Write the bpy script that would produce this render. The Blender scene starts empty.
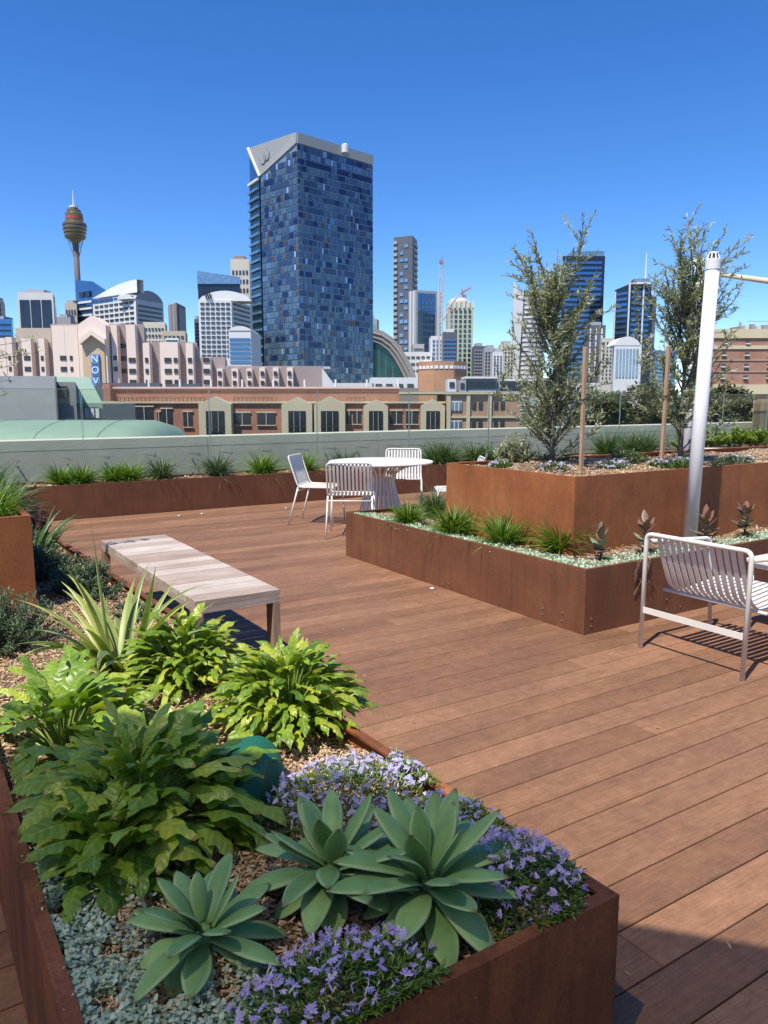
import bpy, math, random
from mathutils import Vector, Matrix
R_=random.Random(7)
U=R_.uniform
rad=math.radians
sc=bpy.context.scene
C=sc.collection
# ------------------------------------------------------------------ layout helpers
FL=769.; H=1.45; PIT=math.atan((512-401)/FL); YAW=rad(32.7)
FX,FY=math.sin(YAW),math.cos(YAW); RX,RY=math.cos(YAW),-math.sin(YAW)
def ray(x,y):
    yy=(y-512)/FL; fw=math.cos(PIT)-yy*math.sin(PIT); dn=math.sin(PIT)+yy*math.cos(PIT); lat=(x-384)/FL
    return (fw*FX+lat*RX, fw*FY+lat*RY, -dn)
def P(x,y,z=0):
    r=ray(x,y); t=(H-z)/-r[2]; return (r[0]*t, r[1]*t, z)
def Yp(x,y,Y):
    r=ray(x,y); t=Y/r[1]; return (r[0]*t, Y, H+r[2]*t)
def LZ(x,y,D):          # view-aligned lateral, height at forward distance D
    yy=(y-512)/FL; t=D/(math.cos(PIT)-yy*math.sin(PIT))
    return ((x-384)/FL*t, H-t*(math.sin(PIT)+yy*math.cos(PIT)))
GZ=-16.0
# ------------------------------------------------------------------ materials
MATS={}
def nodes(name):
    m=bpy.data.materials.new(name); m.use_nodes=True; nt=m.node_tree
    return m,nt,nt.nodes['Principled BSDF']
def N(nt,t,**k):
    n=nt.nodes.new(t)
    for a,b in k.items():
        if a in n.inputs: n.inputs[a].default_value=b
        else: setattr(n,a,b)
    return n
def ramp(nt,src,stops):
    r=nt.nodes.new('ShaderNodeValToRGB'); e=r.color_ramp.elements
    while len(e)<len(stops): e.new(.5)
    for i,(p,c) in enumerate(stops):
        e[i].position=p; e[i].color=(*c,1) if len(c)==3 else c
    nt.links.new(src,r.inputs[0]); return r
def coords(nt,scale=(1,1,1),kind='Object'):
    t=N(nt,'ShaderNodeTexCoord'); mp=N(nt,'ShaderNodeMapping'); mp.inputs['Scale'].default_value=scale
    nt.links.new(t.outputs[kind],mp.inputs[0]); return mp.outputs[0]
def noise(nt,vec,scale,detail=5,rough=.6):
    n=N(nt,'ShaderNodeTexNoise'); n.inputs['Scale'].default_value=scale; n.inputs['Detail'].default_value=detail; n.inputs['Roughness'].default_value=rough
    nt.links.new(vec,n.inputs['Vector']); return n.outputs['Fac']
def mul(nt,a,b,fac=1.,mode='MULTIPLY'):
    n=N(nt,'ShaderNodeMixRGB',blend_type=mode); n.inputs[0].default_value=fac
    for i,s in ((1,a),(2,b)):
        if isinstance(s,tuple): n.inputs[i].default_value=(*s,1)
        else: nt.links.new(s,n.inputs[i])
    return n.outputs[0]
def bump(nt,b,h,strength=.3,dist=.01):
    n=N(nt,'ShaderNodeBump'); n.inputs['Strength'].default_value=strength; n.inputs['Distance'].default_value=dist
    nt.links.new(h,n.inputs['Height']); nt.links.new(n.outputs[0],b.inputs['Normal'])
def mat(name,c1,c2=None,scale=3,rough=.7,bp=0,metal=0,stretch=(1,1,1),bd=.01,spec=.5):
    if name in MATS: return MATS[name]
    m,nt,b=nodes(name); c2=c2 or tuple(x*.82 for x in c1)
    v=coords(nt,stretch); f=noise(nt,v,scale)
    r=ramp(nt,f,[(.3,c2),(.7,c1)]); nt.links.new(r.outputs[0],b.inputs['Base Color'])
    b.inputs['Roughness'].default_value=rough; b.inputs['Metallic'].default_value=metal; b.inputs['Specular IOR Level'].default_value=spec
    if bp: bump(nt,b,noise(nt,v,scale*6),bp,bd)
    MATS[name]=m; return m
def attr(nt,name): 
    a=N(nt,'ShaderNodeAttribute'); a.attribute_name=name; return a
def leafmat(name,ca,cb,cc,mid=None,rough=.4,trans=.25,edge=None,nsc=30,spec=.5,veins=0,tip=None):
    """ca..cb..cc by per-leaf random; lighter midrib"""
    m,nt,b=nodes(name); at=attr(nt,'rnd')
    r=ramp(nt,at.outputs['Fac'],[(0,ca),(.55,cb),(1,cc)]); col=r.outputs[0]
    f=noise(nt,coords(nt),nsc,3); rr=ramp(nt,f,[(.25,(.72,.72,.72)),(.75,(1.15,1.15,1.15))]); col=mul(nt,col,rr.outputs[0])
    if mid:
        a=attr(nt,'across'); mm=N(nt,'ShaderNodeMath',operation='ABSOLUTE'); nt.links.new(a.outputs['Fac'],mm.inputs[0])
        fr=ramp(nt,mm.outputs[0],[(0.0,(1,1,1)),(.13,(0,0,0))])
        n=N(nt,'ShaderNodeMixRGB'); nt.links.new(fr.outputs[0],n.inputs[0]); nt.links.new(col,n.inputs[1]); n.inputs[2].default_value=(*mid,1); col=n.outputs[0]
    if edge:
        a=attr(nt,'across'); mm=N(nt,'ShaderNodeMath',operation='ABSOLUTE'); nt.links.new(a.outputs['Fac'],mm.inputs[0])
        fr=ramp(nt,mm.outputs[0],[(.6,(0,0,0)),(1,(1,1,1))])
        n=N(nt,'ShaderNodeMixRGB'); nt.links.new(fr.outputs[0],n.inputs[0]); nt.links.new(col,n.inputs[1]); n.inputs[2].default_value=(*edge,1); col=n.outputs[0]
    hgt=noise(nt,coords(nt),nsc*5,2); bs=.15; bd_=.002
    def M_(op,a,b_):
        q=N(nt,'ShaderNodeMath',operation=op)
        for i,v in ((0,a),(1,b_)):
            if v is None: continue
            if isinstance(v,(int,float)): q.inputs[i].default_value=v
            else: nt.links.new(v,q.inputs[i])
        return q.outputs[0]
    if veins:
        al=attr(nt,'along').outputs['Fac']; ab=M_('ABSOLUTE',attr(nt,'across').outputs['Fac'],None)
        w_=M_('SINE',M_('SUBTRACT',M_('MULTIPLY',al,veins*6.283),M_('MULTIPLY',ab,5.5)),None); vr=ramp(nt,M_('MULTIPLY_ADD',w_,.5) if False else M_('ADD',M_('MULTIPLY',w_,.5),.5),[(.0,(.8,.82,.78)),(.8,(1,1,1)),(1,(1.22,1.18,1.15))]); col=mul(nt,col,vr.outputs[0],.55); hgt=w_; bs=.35; bd_=.0015
    if tip:
        al=attr(nt,'along').outputs['Fac']; tf=ramp(nt,M_('ADD',al,M_('MULTIPLY',noise(nt,coords(nt),60,2),.05)),[(.955,(0,0,0)),(.99,(1,1,1))]); n=N(nt,'ShaderNodeMixRGB'); nt.links.new(tf.outputs[0],n.inputs[0]); nt.links.new(col,n.inputs[1]); n.inputs[2].default_value=(*tip,1); col=n.outputs[0]
        bl=ramp(nt,noise(nt,coords(nt),45,5,.75),[(.7,(0,0,0)),(.82,(1,1,1))]); n=N(nt,'ShaderNodeMixRGB'); q=M_('MULTIPLY',bl.outputs[0],.3); nt.links.new(q,n.inputs[0]); nt.links.new(col,n.inputs[1]); n.inputs[2].default_value=(*tip,1); col=n.outputs[0]
    nt.links.new(col,b.inputs['Base Color']); b.inputs['Roughness'].default_value=rough; b.inputs['Specular IOR Level'].default_value=spec
    bump(nt,b,hgt,bs,bd_)
    tr=N(nt,'ShaderNodeBsdfTranslucent'); tc=mul(nt,col,(1.25,1.3,.55)); nt.links.new(tc,tr.inputs[0])
    mx=N(nt,'ShaderNodeMixShader'); mx.inputs[0].default_value=trans
    nt.links.new(b.outputs[0],mx.inputs[1]); nt.links.new(tr.outputs[0],mx.inputs[2]); nt.links.new(mx.outputs[0],nt.nodes['Material Output'].inputs[0])
    return m
def corten(name,c1,c2,c3,sk=.8):
    m,nt,b=nodes(name); v=coords(nt); vs=coords(nt,(9,9,1.1))
    f=noise(nt,v,2.2,6,.65); s=noise(nt,vs,1.6,4); g=noise(nt,v,160,3,.7)
    r=ramp(nt,f,[(.3,c1),(.52,c2),(.74,c3)])
    r2=ramp(nt,s,[(.3,(.5,.47,.46)),(.5,(1,1,1)),(.72,(1.35,1.22,1.1))])
    r3=ramp(nt,g,[(.3,(.72,.7,.7)),(.7,(1.2,1.2,1.2))])
    col=mul(nt,mul(nt,r.outputs[0],r2.outputs[0],sk),r3.outputs[0],.9)
    nt.links.new(col,b.inputs['Base Color']); b.inputs['Roughness'].default_value=.72; b.inputs['Specular IOR Level'].default_value=.35
    bump(nt,b,g,.25,.002); return m
def deckmat():
    m,nt,b=nodes('deck_wood'); v=coords(nt,(1.5,30,30)); v2=coords(nt,(1,4,4))
    a=attr(nt,'rnd')
    r=ramp(nt,a.outputs['Fac'],[(0,(.185,.098,.057)),(.5,(.235,.126,.073)),(1,(.29,.158,.093))])
    f=noise(nt,v,4,6,.65); r1=ramp(nt,f,[(.3,(.74,.72,.7)),(.7,(1.2,1.2,1.2))])
    g=noise(nt,v2,1.3,5,.6); r2=ramp(nt,g,[(.3,(.8,.8,.83)),(.7,(1.16,1.14,1.1))])
    h=noise(nt,coords(nt),220,2); r3=ramp(nt,h,[(.3,(.84,.84,.84)),(.7,(1.14,1.14,1.14))])
    col=mul(nt,mul(nt,mul(nt,r.outputs[0],r1.outputs[0],.8),r2.outputs[0],.9),r3.outputs[0],.8)
    nt.links.new(col,b.inputs['Base Color']); 
    rr=ramp(nt,g,[(.3,(.5,.5,.5)),(.7,(.68,.68,.68))]); nt.links.new(rr.outputs[0],b.inputs['Roughness'])
    st=noise(nt,coords(nt,(.8,1.1,1)),.9,7,.75); r4=ramp(nt,st,[(.36,(.8,.78,.78)),(.5,(1,1,1)),(.66,(1.14,1.14,1.13))]); sp=noise(nt,coords(nt,(1,1,1)),17,8,.85); r5=ramp(nt,sp,[(.36,(.72,.7,.7)),(.5,(1,1,1)),(.64,(1.35,1.33,1.3))])
    nt.links.new(mul(nt,mul(nt,col,r4.outputs[0],.55),r5.outputs[0],.6),b.inputs['Base Color'])
    b.inputs['Specular IOR Level'].default_value=.18
    bump(nt,b,f,.35,.003); return m
def benchmat():
    m,nt,b=nodes('weathered_wood'); v=coords(nt,(1.2,22,22)); a=attr(nt,'rnd')
    r=ramp(nt,a.outputs['Fac'],[(0,(.36,.28,.22)),(.5,(.45,.37,.31)),(1,(.54,.47,.41))])
    f=noise(nt,v,3,6,.7); r1=ramp(nt,f,[(.3,(.68,.66,.64)),(.7,(1.2,1.2,1.2))])
    g=noise(nt,coords(nt),3,4); r2=ramp(nt,g,[(.3,(.85,.8,.76)),(.7,(1.08,1.1,1.13))])
    nt.links.new(mul(nt,mul(nt,r.outputs[0],r1.outputs[0]),r2.outputs[0]),b.inputs['Base Color']); b.inputs['Roughness'].default_value=.75
    bump(nt,b,f,.4,.003); return m
def rndmat(name,stops,rough=.8,nsc=20,bp=0):
    m,nt,b=nodes(name); a=attr(nt,'rnd'); r=ramp(nt,a.outputs['Fac'],stops)
    f=noise(nt,coords(nt),nsc,4); rr=ramp(nt,f,[(.3,(.75,.75,.75)),(.7,(1.15,1.15,1.15))])
    nt.links.new(mul(nt,r.outputs[0],rr.outputs[0]),b.inputs['Base Color']); b.inputs['Roughness'].default_value=rough
    if bp: bump(nt,b,f,bp,.01)
    return m
def tintglass(name,c,gl=.9):
    m,nt,b=nodes(name); nt.nodes.remove(b)
    t=N(nt,'ShaderNodeBsdfTransparent'); t.inputs[0].default_value=(*c,1)
    g=N(nt,'ShaderNodeBsdfGlossy'); g.inputs['Roughness'].default_value=.02
    fr=N(nt,'ShaderNodeFresnel'); fr.inputs[0].default_value=1.45
    ge=N(nt,'ShaderNodeNewGeometry'); iv=N(nt,'ShaderNodeMath',operation='SUBTRACT'); iv.inputs[0].default_value=gl; nt.links.new(ge.outputs['Backfacing'],iv.inputs[1]); iv.use_clamp=True
    k=N(nt,'ShaderNodeMath',operation='MULTIPLY'); nt.links.new(iv.outputs[0],k.inputs[1]); nt.links.new(fr.outputs[0],k.inputs[0])
    mx=N(nt,'ShaderNodeMixShader'); nt.links.new(k.outputs[0],mx.inputs[0]); nt.links.new(t.outputs[0],mx.inputs[1]); nt.links.new(g.outputs[0],mx.inputs[2])
    nt.links.new(mx.outputs[0],nt.nodes['Material Output'].inputs[0]); return m
def brickmat(name,c1,c2,mortar,sc_=1.0):
    m,nt,b=nodes(name); t=N(nt,'ShaderNodeTexCoord'); sx=N(nt,'ShaderNodeSeparateXYZ'); nt.links.new(t.outputs['Object'],sx.inputs[0])
    ad=N(nt,'ShaderNodeMath',operation='ADD'); nt.links.new(sx.outputs[0],ad.inputs[0]); nt.links.new(sx.outputs[1],ad.inputs[1])
    cb=N(nt,'ShaderNodeCombineXYZ'); nt.links.new(ad.outputs[0],cb.inputs[0]); nt.links.new(sx.outputs[2],cb.inputs[1])
    br=N(nt,'ShaderNodeTexBrick'); nt.links.new(cb.outputs[0],br.inputs['Vector']); br.inputs['Scale'].default_value=sc_
    br.inputs['Color1'].default_value=(*c1,1); br.inputs['Color2'].default_value=(*c2,1); br.inputs['Mortar'].default_value=(*mortar,1)
    br.inputs['Mortar Size'].default_value=.012; br.inputs['Brick Width'].default_value=.24; br.inputs['Row Height'].default_value=.085
    f=noise(nt,coords(nt),.35,5); rr=ramp(nt,f,[(.3,(.8,.8,.8)),(.7,(1.12,1.12,1.12))])
    nt.links.new(mul(nt,br.outputs[0],rr.outputs[0]),b.inputs['Base Color']); b.inputs['Roughness'].default_value=.85; return m
def glazing(name,c,rough=.12,metal=.55,c2=None,scale=.6,spec=.6):
    m=mat(name,c,c2 or tuple(x*.6 for x in c),scale,rough,0,metal,spec=spec); return m
# ------------------------------------------------------------------ mesh builder
class MB:
    def __init__(s): s.v=[];s.f=[];s.rn=[];s.ac=[];s.al=[];s.mi=[]
    def add(s,vs,fs,rnd=.5,ac=None,mi=0,al=None):
        o=len(s.v); s.v+=[tuple(v) for v in vs]; s.f+=[tuple(i+o for i in f) for f in fs]
        s.rn+=[rnd]*len(vs); s.ac+=(ac if ac else [0]*len(vs)); s.al+=(al if al else [0]*len(vs)); s.mi+=[mi]*len(fs)
    def box(s,x0,x1,y0,y1,z0,z1,rnd=.5,mi=0):
        s.add([(x0,y0,z0),(x1,y0,z0),(x1,y1,z0),(x0,y1,z0),(x0,y0,z1),(x1,y0,z1),(x1,y1,z1),(x0,y1,z1)],
              [(0,3,2,1),(4,5,6,7),(0,1,5,4),(1,2,6,5),(2,3,7,6),(3,0,4,7)],rnd,None,mi)
    def bbox(s,x0,x1,y0,y1,z0,z1,b=.004,rnd=.5):   # chamfered top box
        vs=[(x0,y0,z0),(x1,y0,z0),(x1,y1,z0),(x0,y1,z0),(x0,y0,z1-b),(x1,y0,z1-b),(x1,y1,z1-b),(x0,y1,z1-b),
            (x0+b,y0+b,z1),(x1-b,y0+b,z1),(x1-b,y1-b,z1),(x0+b,y1-b,z1)]
        s.add(vs,[(0,3,2,1),(8,9,10,11),(0,1,5,4),(1,2,6,5),(2,3,7,6),(3,0,4,7),(4,5,9,8),(5,6,10,9),(6,7,11,10),(7,4,8,11)],rnd)
    def prism(s,poly,z0,z1,rnd=.5,mi=0):
        n=len(poly); zt=z1 if isinstance(z1,(list,tuple)) else [z1]*n
        s.add([(x,y,z0) for x,y in poly]+[(p[0],p[1],zt[i]) for i,p in enumerate(poly)],
              [tuple(range(n))[::-1],tuple(range(n,2*n))]+[(i,(i+1)%n,(i+1)%n+n,i+n) for i in range(n)],rnd,None,mi)
    def tube(s,pts,r,n=8,rnd=.5,cap=True,mi=0):
        pts=[Vector(p) for p in pts]; m=len(pts); rs=r if isinstance(r,(list,tuple)) else [r]*m
        prev=None; vs=[]
        for i,p in enumerate(pts):
            d=(pts[min(i+1,m-1)]-pts[max(i-1,0)]).normalized()
            if prev is None:
                a=Vector((0,0,1)) if abs(d.z)<.9 else Vector((1,0,0)); u=(a-d*a.dot(d)).normalized()
            else: u=(prev-d*prev.dot(d)).normalized()
            prev=u; w=d.cross(u)
            for k in range(n):
                a=2*math.pi*k/n; vs.append(p+(u*math.cos(a)+w*math.sin(a))*rs[i])
        fs=[(i*n+k,i*n+(k+1)%n,(i+1)*n+(k+1)%n,(i+1)*n+k) for i in range(m-1) for k in range(n)]
        if cap: fs+=[tuple(range(n))[::-1],tuple(range((m-1)*n,m*n))]
        s.add(vs,fs,rnd,None,mi)
    def lathe(s,prof,cx=0,cy=0,n=24,rnd=.5,mi=0,a0=0,a1=2*math.pi):
        vs=[(cx+r*math.cos(a0+(a1-a0)*k/n),cy+r*math.sin(a0+(a1-a0)*k/n),z) for r,z in prof for k in range(n)]
        fs=[(i*n+k,i*n+(k+1)%n,(i+1)*n+(k+1)%n,(i+1)*n+k) for i in range(len(prof)-1) for k in range(n)]
        fs+=[tuple(range(n))[::-1],tuple(range((len(prof)-1)*n,len(prof)*n))]
        s.add(vs,fs,rnd,None,mi)
    def ribbon(s,pts,w,t,side=(0,1,0),rnd=.5):      # flat bar following a path
        pts=[Vector(p) for p in pts]; sd=Vector(side); vs=[];m=len(pts)
        for i,p in enumerate(pts):
            d=(pts[min(i+1,m-1)]-pts[max(i-1,0)]).normalized(); nn=d.cross(sd).normalized()
            for a,b in ((-1,-1),(1,-1),(1,1),(-1,1)): vs.append(p+sd*(w/2*a)+nn*(t/2*b))
        fs=[(i*4+k,i*4+(k+1)%4,(i+1)*4+(k+1)%4,(i+1)*4+k) for i in range(m-1) for k in range(4)]+[(3,2,1,0),tuple(range(4*m-4,4*m))]
        s.add(vs,fs,rnd)
    def build(s,name,mats,parent=None,smooth=False,loc=None):
        me=bpy.data.meshes.new(name); me.from_pydata(s.v,[],s.f)
        for m in (mats if isinstance(mats,(list,tuple)) else [mats]): me.materials.append(m)
        a=me.attributes.new('rnd','FLOAT','POINT'); a.data.foreach_set('value',s.rn)
        if any(s.ac): a=me.attributes.new('across','FLOAT','POINT'); a.data.foreach_set('value',s.ac); a=me.attributes.new('along','FLOAT','POINT'); a.data.foreach_set('value',s.al)
        if any(s.mi): me.polygons.foreach_set('material_index',s.mi)
        if smooth: me.polygons.foreach_set('use_smooth',[True]*len(s.f))
        me.update(); o=bpy.data.objects.new(name,me); C.objects.link(o)
        if parent: o.parent=parent
        if loc: o.location=loc
        return o
def tag(o,label=None,cat=None,group=None,kind=None):
    if label: o['label']=label
    if cat: o['category']=cat
    if group: o['group']=group
    if kind: o['kind']=kind
    return o
def empty(name,loc,rz,label,cat,group=None):
    o=bpy.data.objects.new(name,None); C.objects.link(o); o.location=loc; o.rotation_euler=(0,0,rz); o.empty_display_size=.1
    return tag(o,label,cat,group)
def copy_tree(o,loc,rz,label,group=None,scale=None):
    r=o.copy(); C.objects.link(r); r.location=loc; r.rotation_euler=(0,0,rz)
    if scale: r.scale=(scale,)*3
    r['label']=label
    if group: r['group']=group
    for ch in list(o.children):
        c=ch.copy(); C.objects.link(c); c.parent=r
        for g in list(ch.children):
            d=g.copy(); C.objects.link(d); d.parent=c
    return r
def leaf(mb,base,az,el,L,W,droop=1.,prof='lance',n=6,fold=.3,wav=0,lobes=0,rnd=None,twist=0,curlx=0,thick=0):
    p=Vector(base); rnd=U(0,1) if rnd is None else rnd; vs=[];ac=[]
    for i in range(n+1):
        t=i/n; e=el-droop*t; a=az+curlx*t
        d=Vector((math.cos(a)*math.cos(e),math.sin(a)*math.cos(e),math.sin(e)))
        sd=Vector((-math.sin(a),math.cos(a),0)); nr=d.cross(sd)*-1
        if twist: sd,nr=sd*math.cos(twist)+nr*math.sin(twist), nr*math.cos(twist)-sd*math.sin(twist)
        if prof=='lance': w=math.sin(math.pi*min(1,(t*.92+.08)))**.8*(1-.25*t)
        elif prof=='strap': w=(.55+.45*math.sin(math.pi*min(t*1.1,1)**.7))*(1-t**4) if t<1 else 0
        elif prof=='agave': w=(.45+.55*math.sin(math.pi*.5*min(1,t/.55))**1.3) if t<.55 else math.cos(math.pi*.5*((t-.55)/.45))**.75
        elif prof=='round': w=math.sin(math.pi*(.06+.94*t)**.8)**.6 if t<1 else 0
        elif prof=='spat': w=(.2+.8*t**1.2)*(1-t**6)+.02
        else: w=1-t
        if t>=.999: w=.02
        if lobes: w*=1+.36*math.sin(2*math.pi*lobes*t+.6)*(1-.4*t)
        hw=W/2*w; fo=fold; wv=wav*math.sin(t*11+rnd*9)*W
        vs+= [p-sd*hw*math.cos(fo)+nr*(hw*math.sin(fo)+wv), p, p+sd*hw*math.cos(fo)+nr*(hw*math.sin(fo)-wv*.8)]
        ac+=[-1,0,1]; p=p+d*(L/n)
    fs=[]
    for i in range(n):
        a=i*3; fs+=[(a,a+1,a+4,a+3),(a+1,a+2,a+5,a+4)]
    # never exact 0 everywhere
    mb.add(vs,fs,rnd,ac,0,[i/n for i in range(n+1) for _ in range(3)])
# ------------------------------------------------------------------ world, sun, camera
w=bpy.data.worlds.new('World'); sc.world=w; w.use_nodes=True; nt=w.node_tree
bg=nt.nodes['Background']; sky=nt.nodes.new('ShaderNodeTexSky'); sky.sky_type='NISHITA'; sky.sun_disc=False
SUN_EL=rad(61); sdx,sdy=-.932,-.363
sky.sun_elevation=SUN_EL; sky.sun_rotation=math.atan2(sdx,sdy); sky.altitude=0; sky.air_density=.75; sky.dust_density=.0; sky.ozone_density=4.0
hs=nt.nodes.new('ShaderNodeHueSaturation'); hs.inputs['Saturation'].default_value=1.27; hs.inputs['Hue'].default_value=.508; nt.links.new(sky.outputs[0],hs.inputs['Color']); nt.links.new(hs.outputs[0],bg.inputs[0]); bg.inputs[1].default_value=.14
sl=bpy.data.lights.new('sun','SUN'); sl.energy=4.5; sl.angle=rad(.5); sl.color=(1,.93,.82)
so=bpy.data.objects.new('sun',sl); C.objects.link(so)
dv=Vector((sdx*math.cos(SUN_EL),sdy*math.cos(SUN_EL),math.sin(SUN_EL))); so.rotation_euler=dv.to_track_quat('Z','Y').to_euler()
cam=bpy.data.cameras.new('camera'); co=bpy.data.objects.new('camera',cam); C.objects.link(co); sc.camera=co
co.location=(0,0,H); co.rotation_euler=(rad(90)-PIT,0,-YAW)
cam.sensor_fit='VERTICAL'; cam.sensor_height=24; cam.lens=24*FL/1024; cam.clip_end=20000; cam.clip_start=.05
sc.view_settings.view_transform='Standard'; sc.view_settings.look='None'; sc.view_settings.exposure=.54; sc.view_settings.gamma=1
# ------------------------------------------------------------------ shared materials
CORT_LOW=corten('corten_brown',(.13,.052,.026),(.17,.068,.032),(.22,.092,.04),.35)
CORT_HI=corten('corten_orange',(.22,.075,.026),(.30,.105,.036),(.38,.15,.052),.3)
CORT_NEAR=corten('corten_dark',(.10,.036,.016),(.2,.07,.026),(.36,.14,.05))
WHITE=mat('white_powder_coat',(.76,.74,.68),(.68,.66,.6),4,.42)
POLEW=mat('white_pole_paint',(.8,.8,.79),(.74,.74,.73),3,.3)
STEEL=mat('bolt_steel',(.55,.55,.55),None,5,.3,0,.9)
DARK=mat('dark_fabric',(.03,.028,.026),None,5,.8)  # near-black for the pole's vent core and the stake ties
GRAVEL=rndmat('mulch_chips',[(0,(.32,.19,.10)),(.35,(.5,.33,.18)),(.7,(.64,.47,.29)),(1,(.78,.62,.43))],.85,60)
MULCHB=mat('mulch_bed',(.42,.27,.16),(.2,.12,.07),28,.95,1.0,0,bd=.03)
BENCH=benchmat()
# ------------------------------------------------------------------ ground & deck
mb=MB(); mb.box(-6000,6000,-6000,9000,GZ-1,GZ); tag(mb.build('ground',mat('city_ground',(.16,.16,.15),(.09,.11,.08),.02,.9)),'city ground far below the roof terrace','ground',kind='structure')
mb=MB(); mb.box(-9,30,-7,11.3,-.5,-.06); mb.box(-9,30,-7,11.3,GZ,-.5); tag(mb.build('terrace_slab',mat('slab',(.1,.09,.08),None,2,.9)),'dark roof slab under the timber deck','slab',kind='structure')
mb=MB(); y=.975-.1535*30; k=0
while y<9.97:
    x=-5+U(-2,0)
    if k==31: x=1.587-4.8
    if k==30: x=1.0-4.8
    y1=min(y+.1485,9.985)
    while x<24:
        l=4.8; x1=x+l
        mb.bbox(x,x1-.0035,y,y1,-.03,0,.0025,U(.1,.9)); x=x1
    y+=.1535; k+=1
tag(mb.build('deck',deckmat()),'reddish brown composite decking boards of the roof terrace','deck',kind='structure')
# deck puck lights
def puck(loc,label):
    mb=MB(); mb.lathe([(.028,0),(.028,.004),(.024,.006)],n=20); r=empty('deck_light',loc,0,label,'deck light','small round lights set flush in the deck')
    mb.build('rim',STEEL,r); m2=MB(); m2.lathe([(.019,.0062),(.017,.009)],n=16); m2.build('lens',mat('lens',(.8,.8,.78),None,4,.2),r)
for (x,y),l in (((432,589),'small round steel light in the deck beside the brown middle planter'),((179,516),'leftmost small deck light near the back planter'),((202,514),'second small deck light near the back planter'),((286,508.5),'small deck light near the left white chair')):
    p=P(x,y,0); puck((p[0],p[1],.001),l)
mb=MB(); rl=random.Random(77)
for k in range(150):
    x=rl.uniform(1.35,7.5); y=rl.uniform(.9,9.8)
    if (x>3.5 and 3.2<y<6.3) or (1.2<x<1.75 and 3.6<y<5.8): continue
    leaf(mb,(x,y,.004),rl.uniform(0,6.28),rl.uniform(0,.2),rl.uniform(.012,.035),rl.uniform(.005,.012),rl.uniform(-.3,.5),'lance',3,.2,0,0,rl.random())
tag(mb.build('leaf_litter',rndmat('dry_litter',[(0,(.16,.09,.05)),(.5,(.34,.22,.1)),(1,(.5,.42,.22))],.8)),'scattered dry leaves on the deck boards','litter',kind='stuff')
# ------------------------------------------------------------------ planters
def planter(name,poly,z0,z1,m,label,t=.008,group='corten steel planter boxes',bolts=()):
    r=empty(name,(0,0,0),0,label,'planter',group); n=len(poly)
    cx=sum(p[0] for p in poly)/n; cy=sum(p[1] for p in poly)/n
    def inset(p,q,o,d):
        # offset corner p (prev o, next q) inwards by d for ccw polygon
        a=Vector((p[0]-o[0],p[1]-o[1])).normalized(); b=Vector((q[0]-p[0],q[1]-p[1])).normalized()
        na=Vector((-a.y,a.x)); nb=Vector((-b.y,b.x)); k=(na+nb)/(1+na.dot(nb)); return (p[0]+k.x*d,p[1]+k.y*d)
    ins=[inset(poly[i],poly[(i+1)%n],poly[i-1],t) for i in range(n)]
    lip=[inset(poly[i],poly[(i+1)%n],poly[i-1],.03) for i in range(n)]
    for i in range(n):
        j=(i+1)%n; mb=MB()
        a,b,c,d=poly[i],poly[j],ins[j],ins[i]; L=math.dist(a,b); seg=max(1,round(L/2.4))
        for s in range(seg):
            f0,f1=s/seg,(s+1)/seg; g=.0012/max(L,.1) if s<seg-1 else 0
            q=lambda u,v,f:(u[0]+(v[0]-u[0])*f,u[1]+(v[1]-u[1])*f)
            mb.prism([q(a,b,f0),q(a,b,f1-g),q(d,c,f1-g),q(d,c,f0)],z0,z1)
        # folded return lip under the rim
        e,f=lip[j],lip[i]
        mb.prism([d,c,e,f],z1-.009,z1-.001)
        mb.build('side_panel',m,r)
    return r
def bolt(parent,p,nrm):
    mb=MB(); mb.lathe([(.0065,0),(.0065,.003),(.004,.005)],n=8); o=mb.build('bolt',STEEL,parent); o.location=p
    o.rotation_euler=Vector(nrm).to_track_quat('Z','Y').to_euler()
# near planter (ccw)
near=planter('steel_planter',[(.17,.985),(1.222,.985),(1.04,5.85),(.9,9.96),(.17,9.96)],0,.42,CORT_NEAR,'dark rusty steel planter in the foreground full of leafy plants and purple flowers')
backp=planter('steel_planter',[(.2,10.0),(6.3,10.0),(6.3,10.62),(.2,10.62)],0,.43,CORT_LOW,'long low dark brown steel planter along the back wall, left of the table')
backp2=planter('steel_planter',[(6.31,10.0),(24,10.0),(24,10.62),(6.31,10.62)],0,.43,CORT_LOW,'long brown steel planter along the back wall, right of the table behind the olive trees')
low=planter('steel_planter',[(3.56,3.235),(9.2,3.235),(9.2,6.21),(3.56,6.21)],0,.42,CORT_LOW,'low brown steel planter in the middle of the deck with grass tufts along its edge')
up=planter('steel_planter',[(3.94,3.71),(9.0,3.71),(9.0,5.16),(3.94,5.16)],.3,.935,CORT_HI,'tall orange rusty steel planter that holds the two olive trees')
lb=planter('steel_planter',[(-1.8,4.22),(.578,4.22),(.578,8.9),(-1.8,8.9)],.2,.875,CORT_HI,'orange rusty steel planter box at the left edge, raised behind the grey shrub')
X0=3.56
for y_,z_ in ((5.3,.05),(4.62,.05),(3.42,.05),(3.42,.1),(3.6,.05),(3.6,.09),(4.7,.03),(5.9,.05)): bolt(low,(X0-.001,y_,z_),(-1,0,0))
for x_,z_ in ((3.62,.05),(3.62,.1),(4.35,.05),(4.35,.12),(4.5,.05),(5.2,.05)): bolt(low,(x_,3.234,z_),(0,-1,0))
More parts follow.
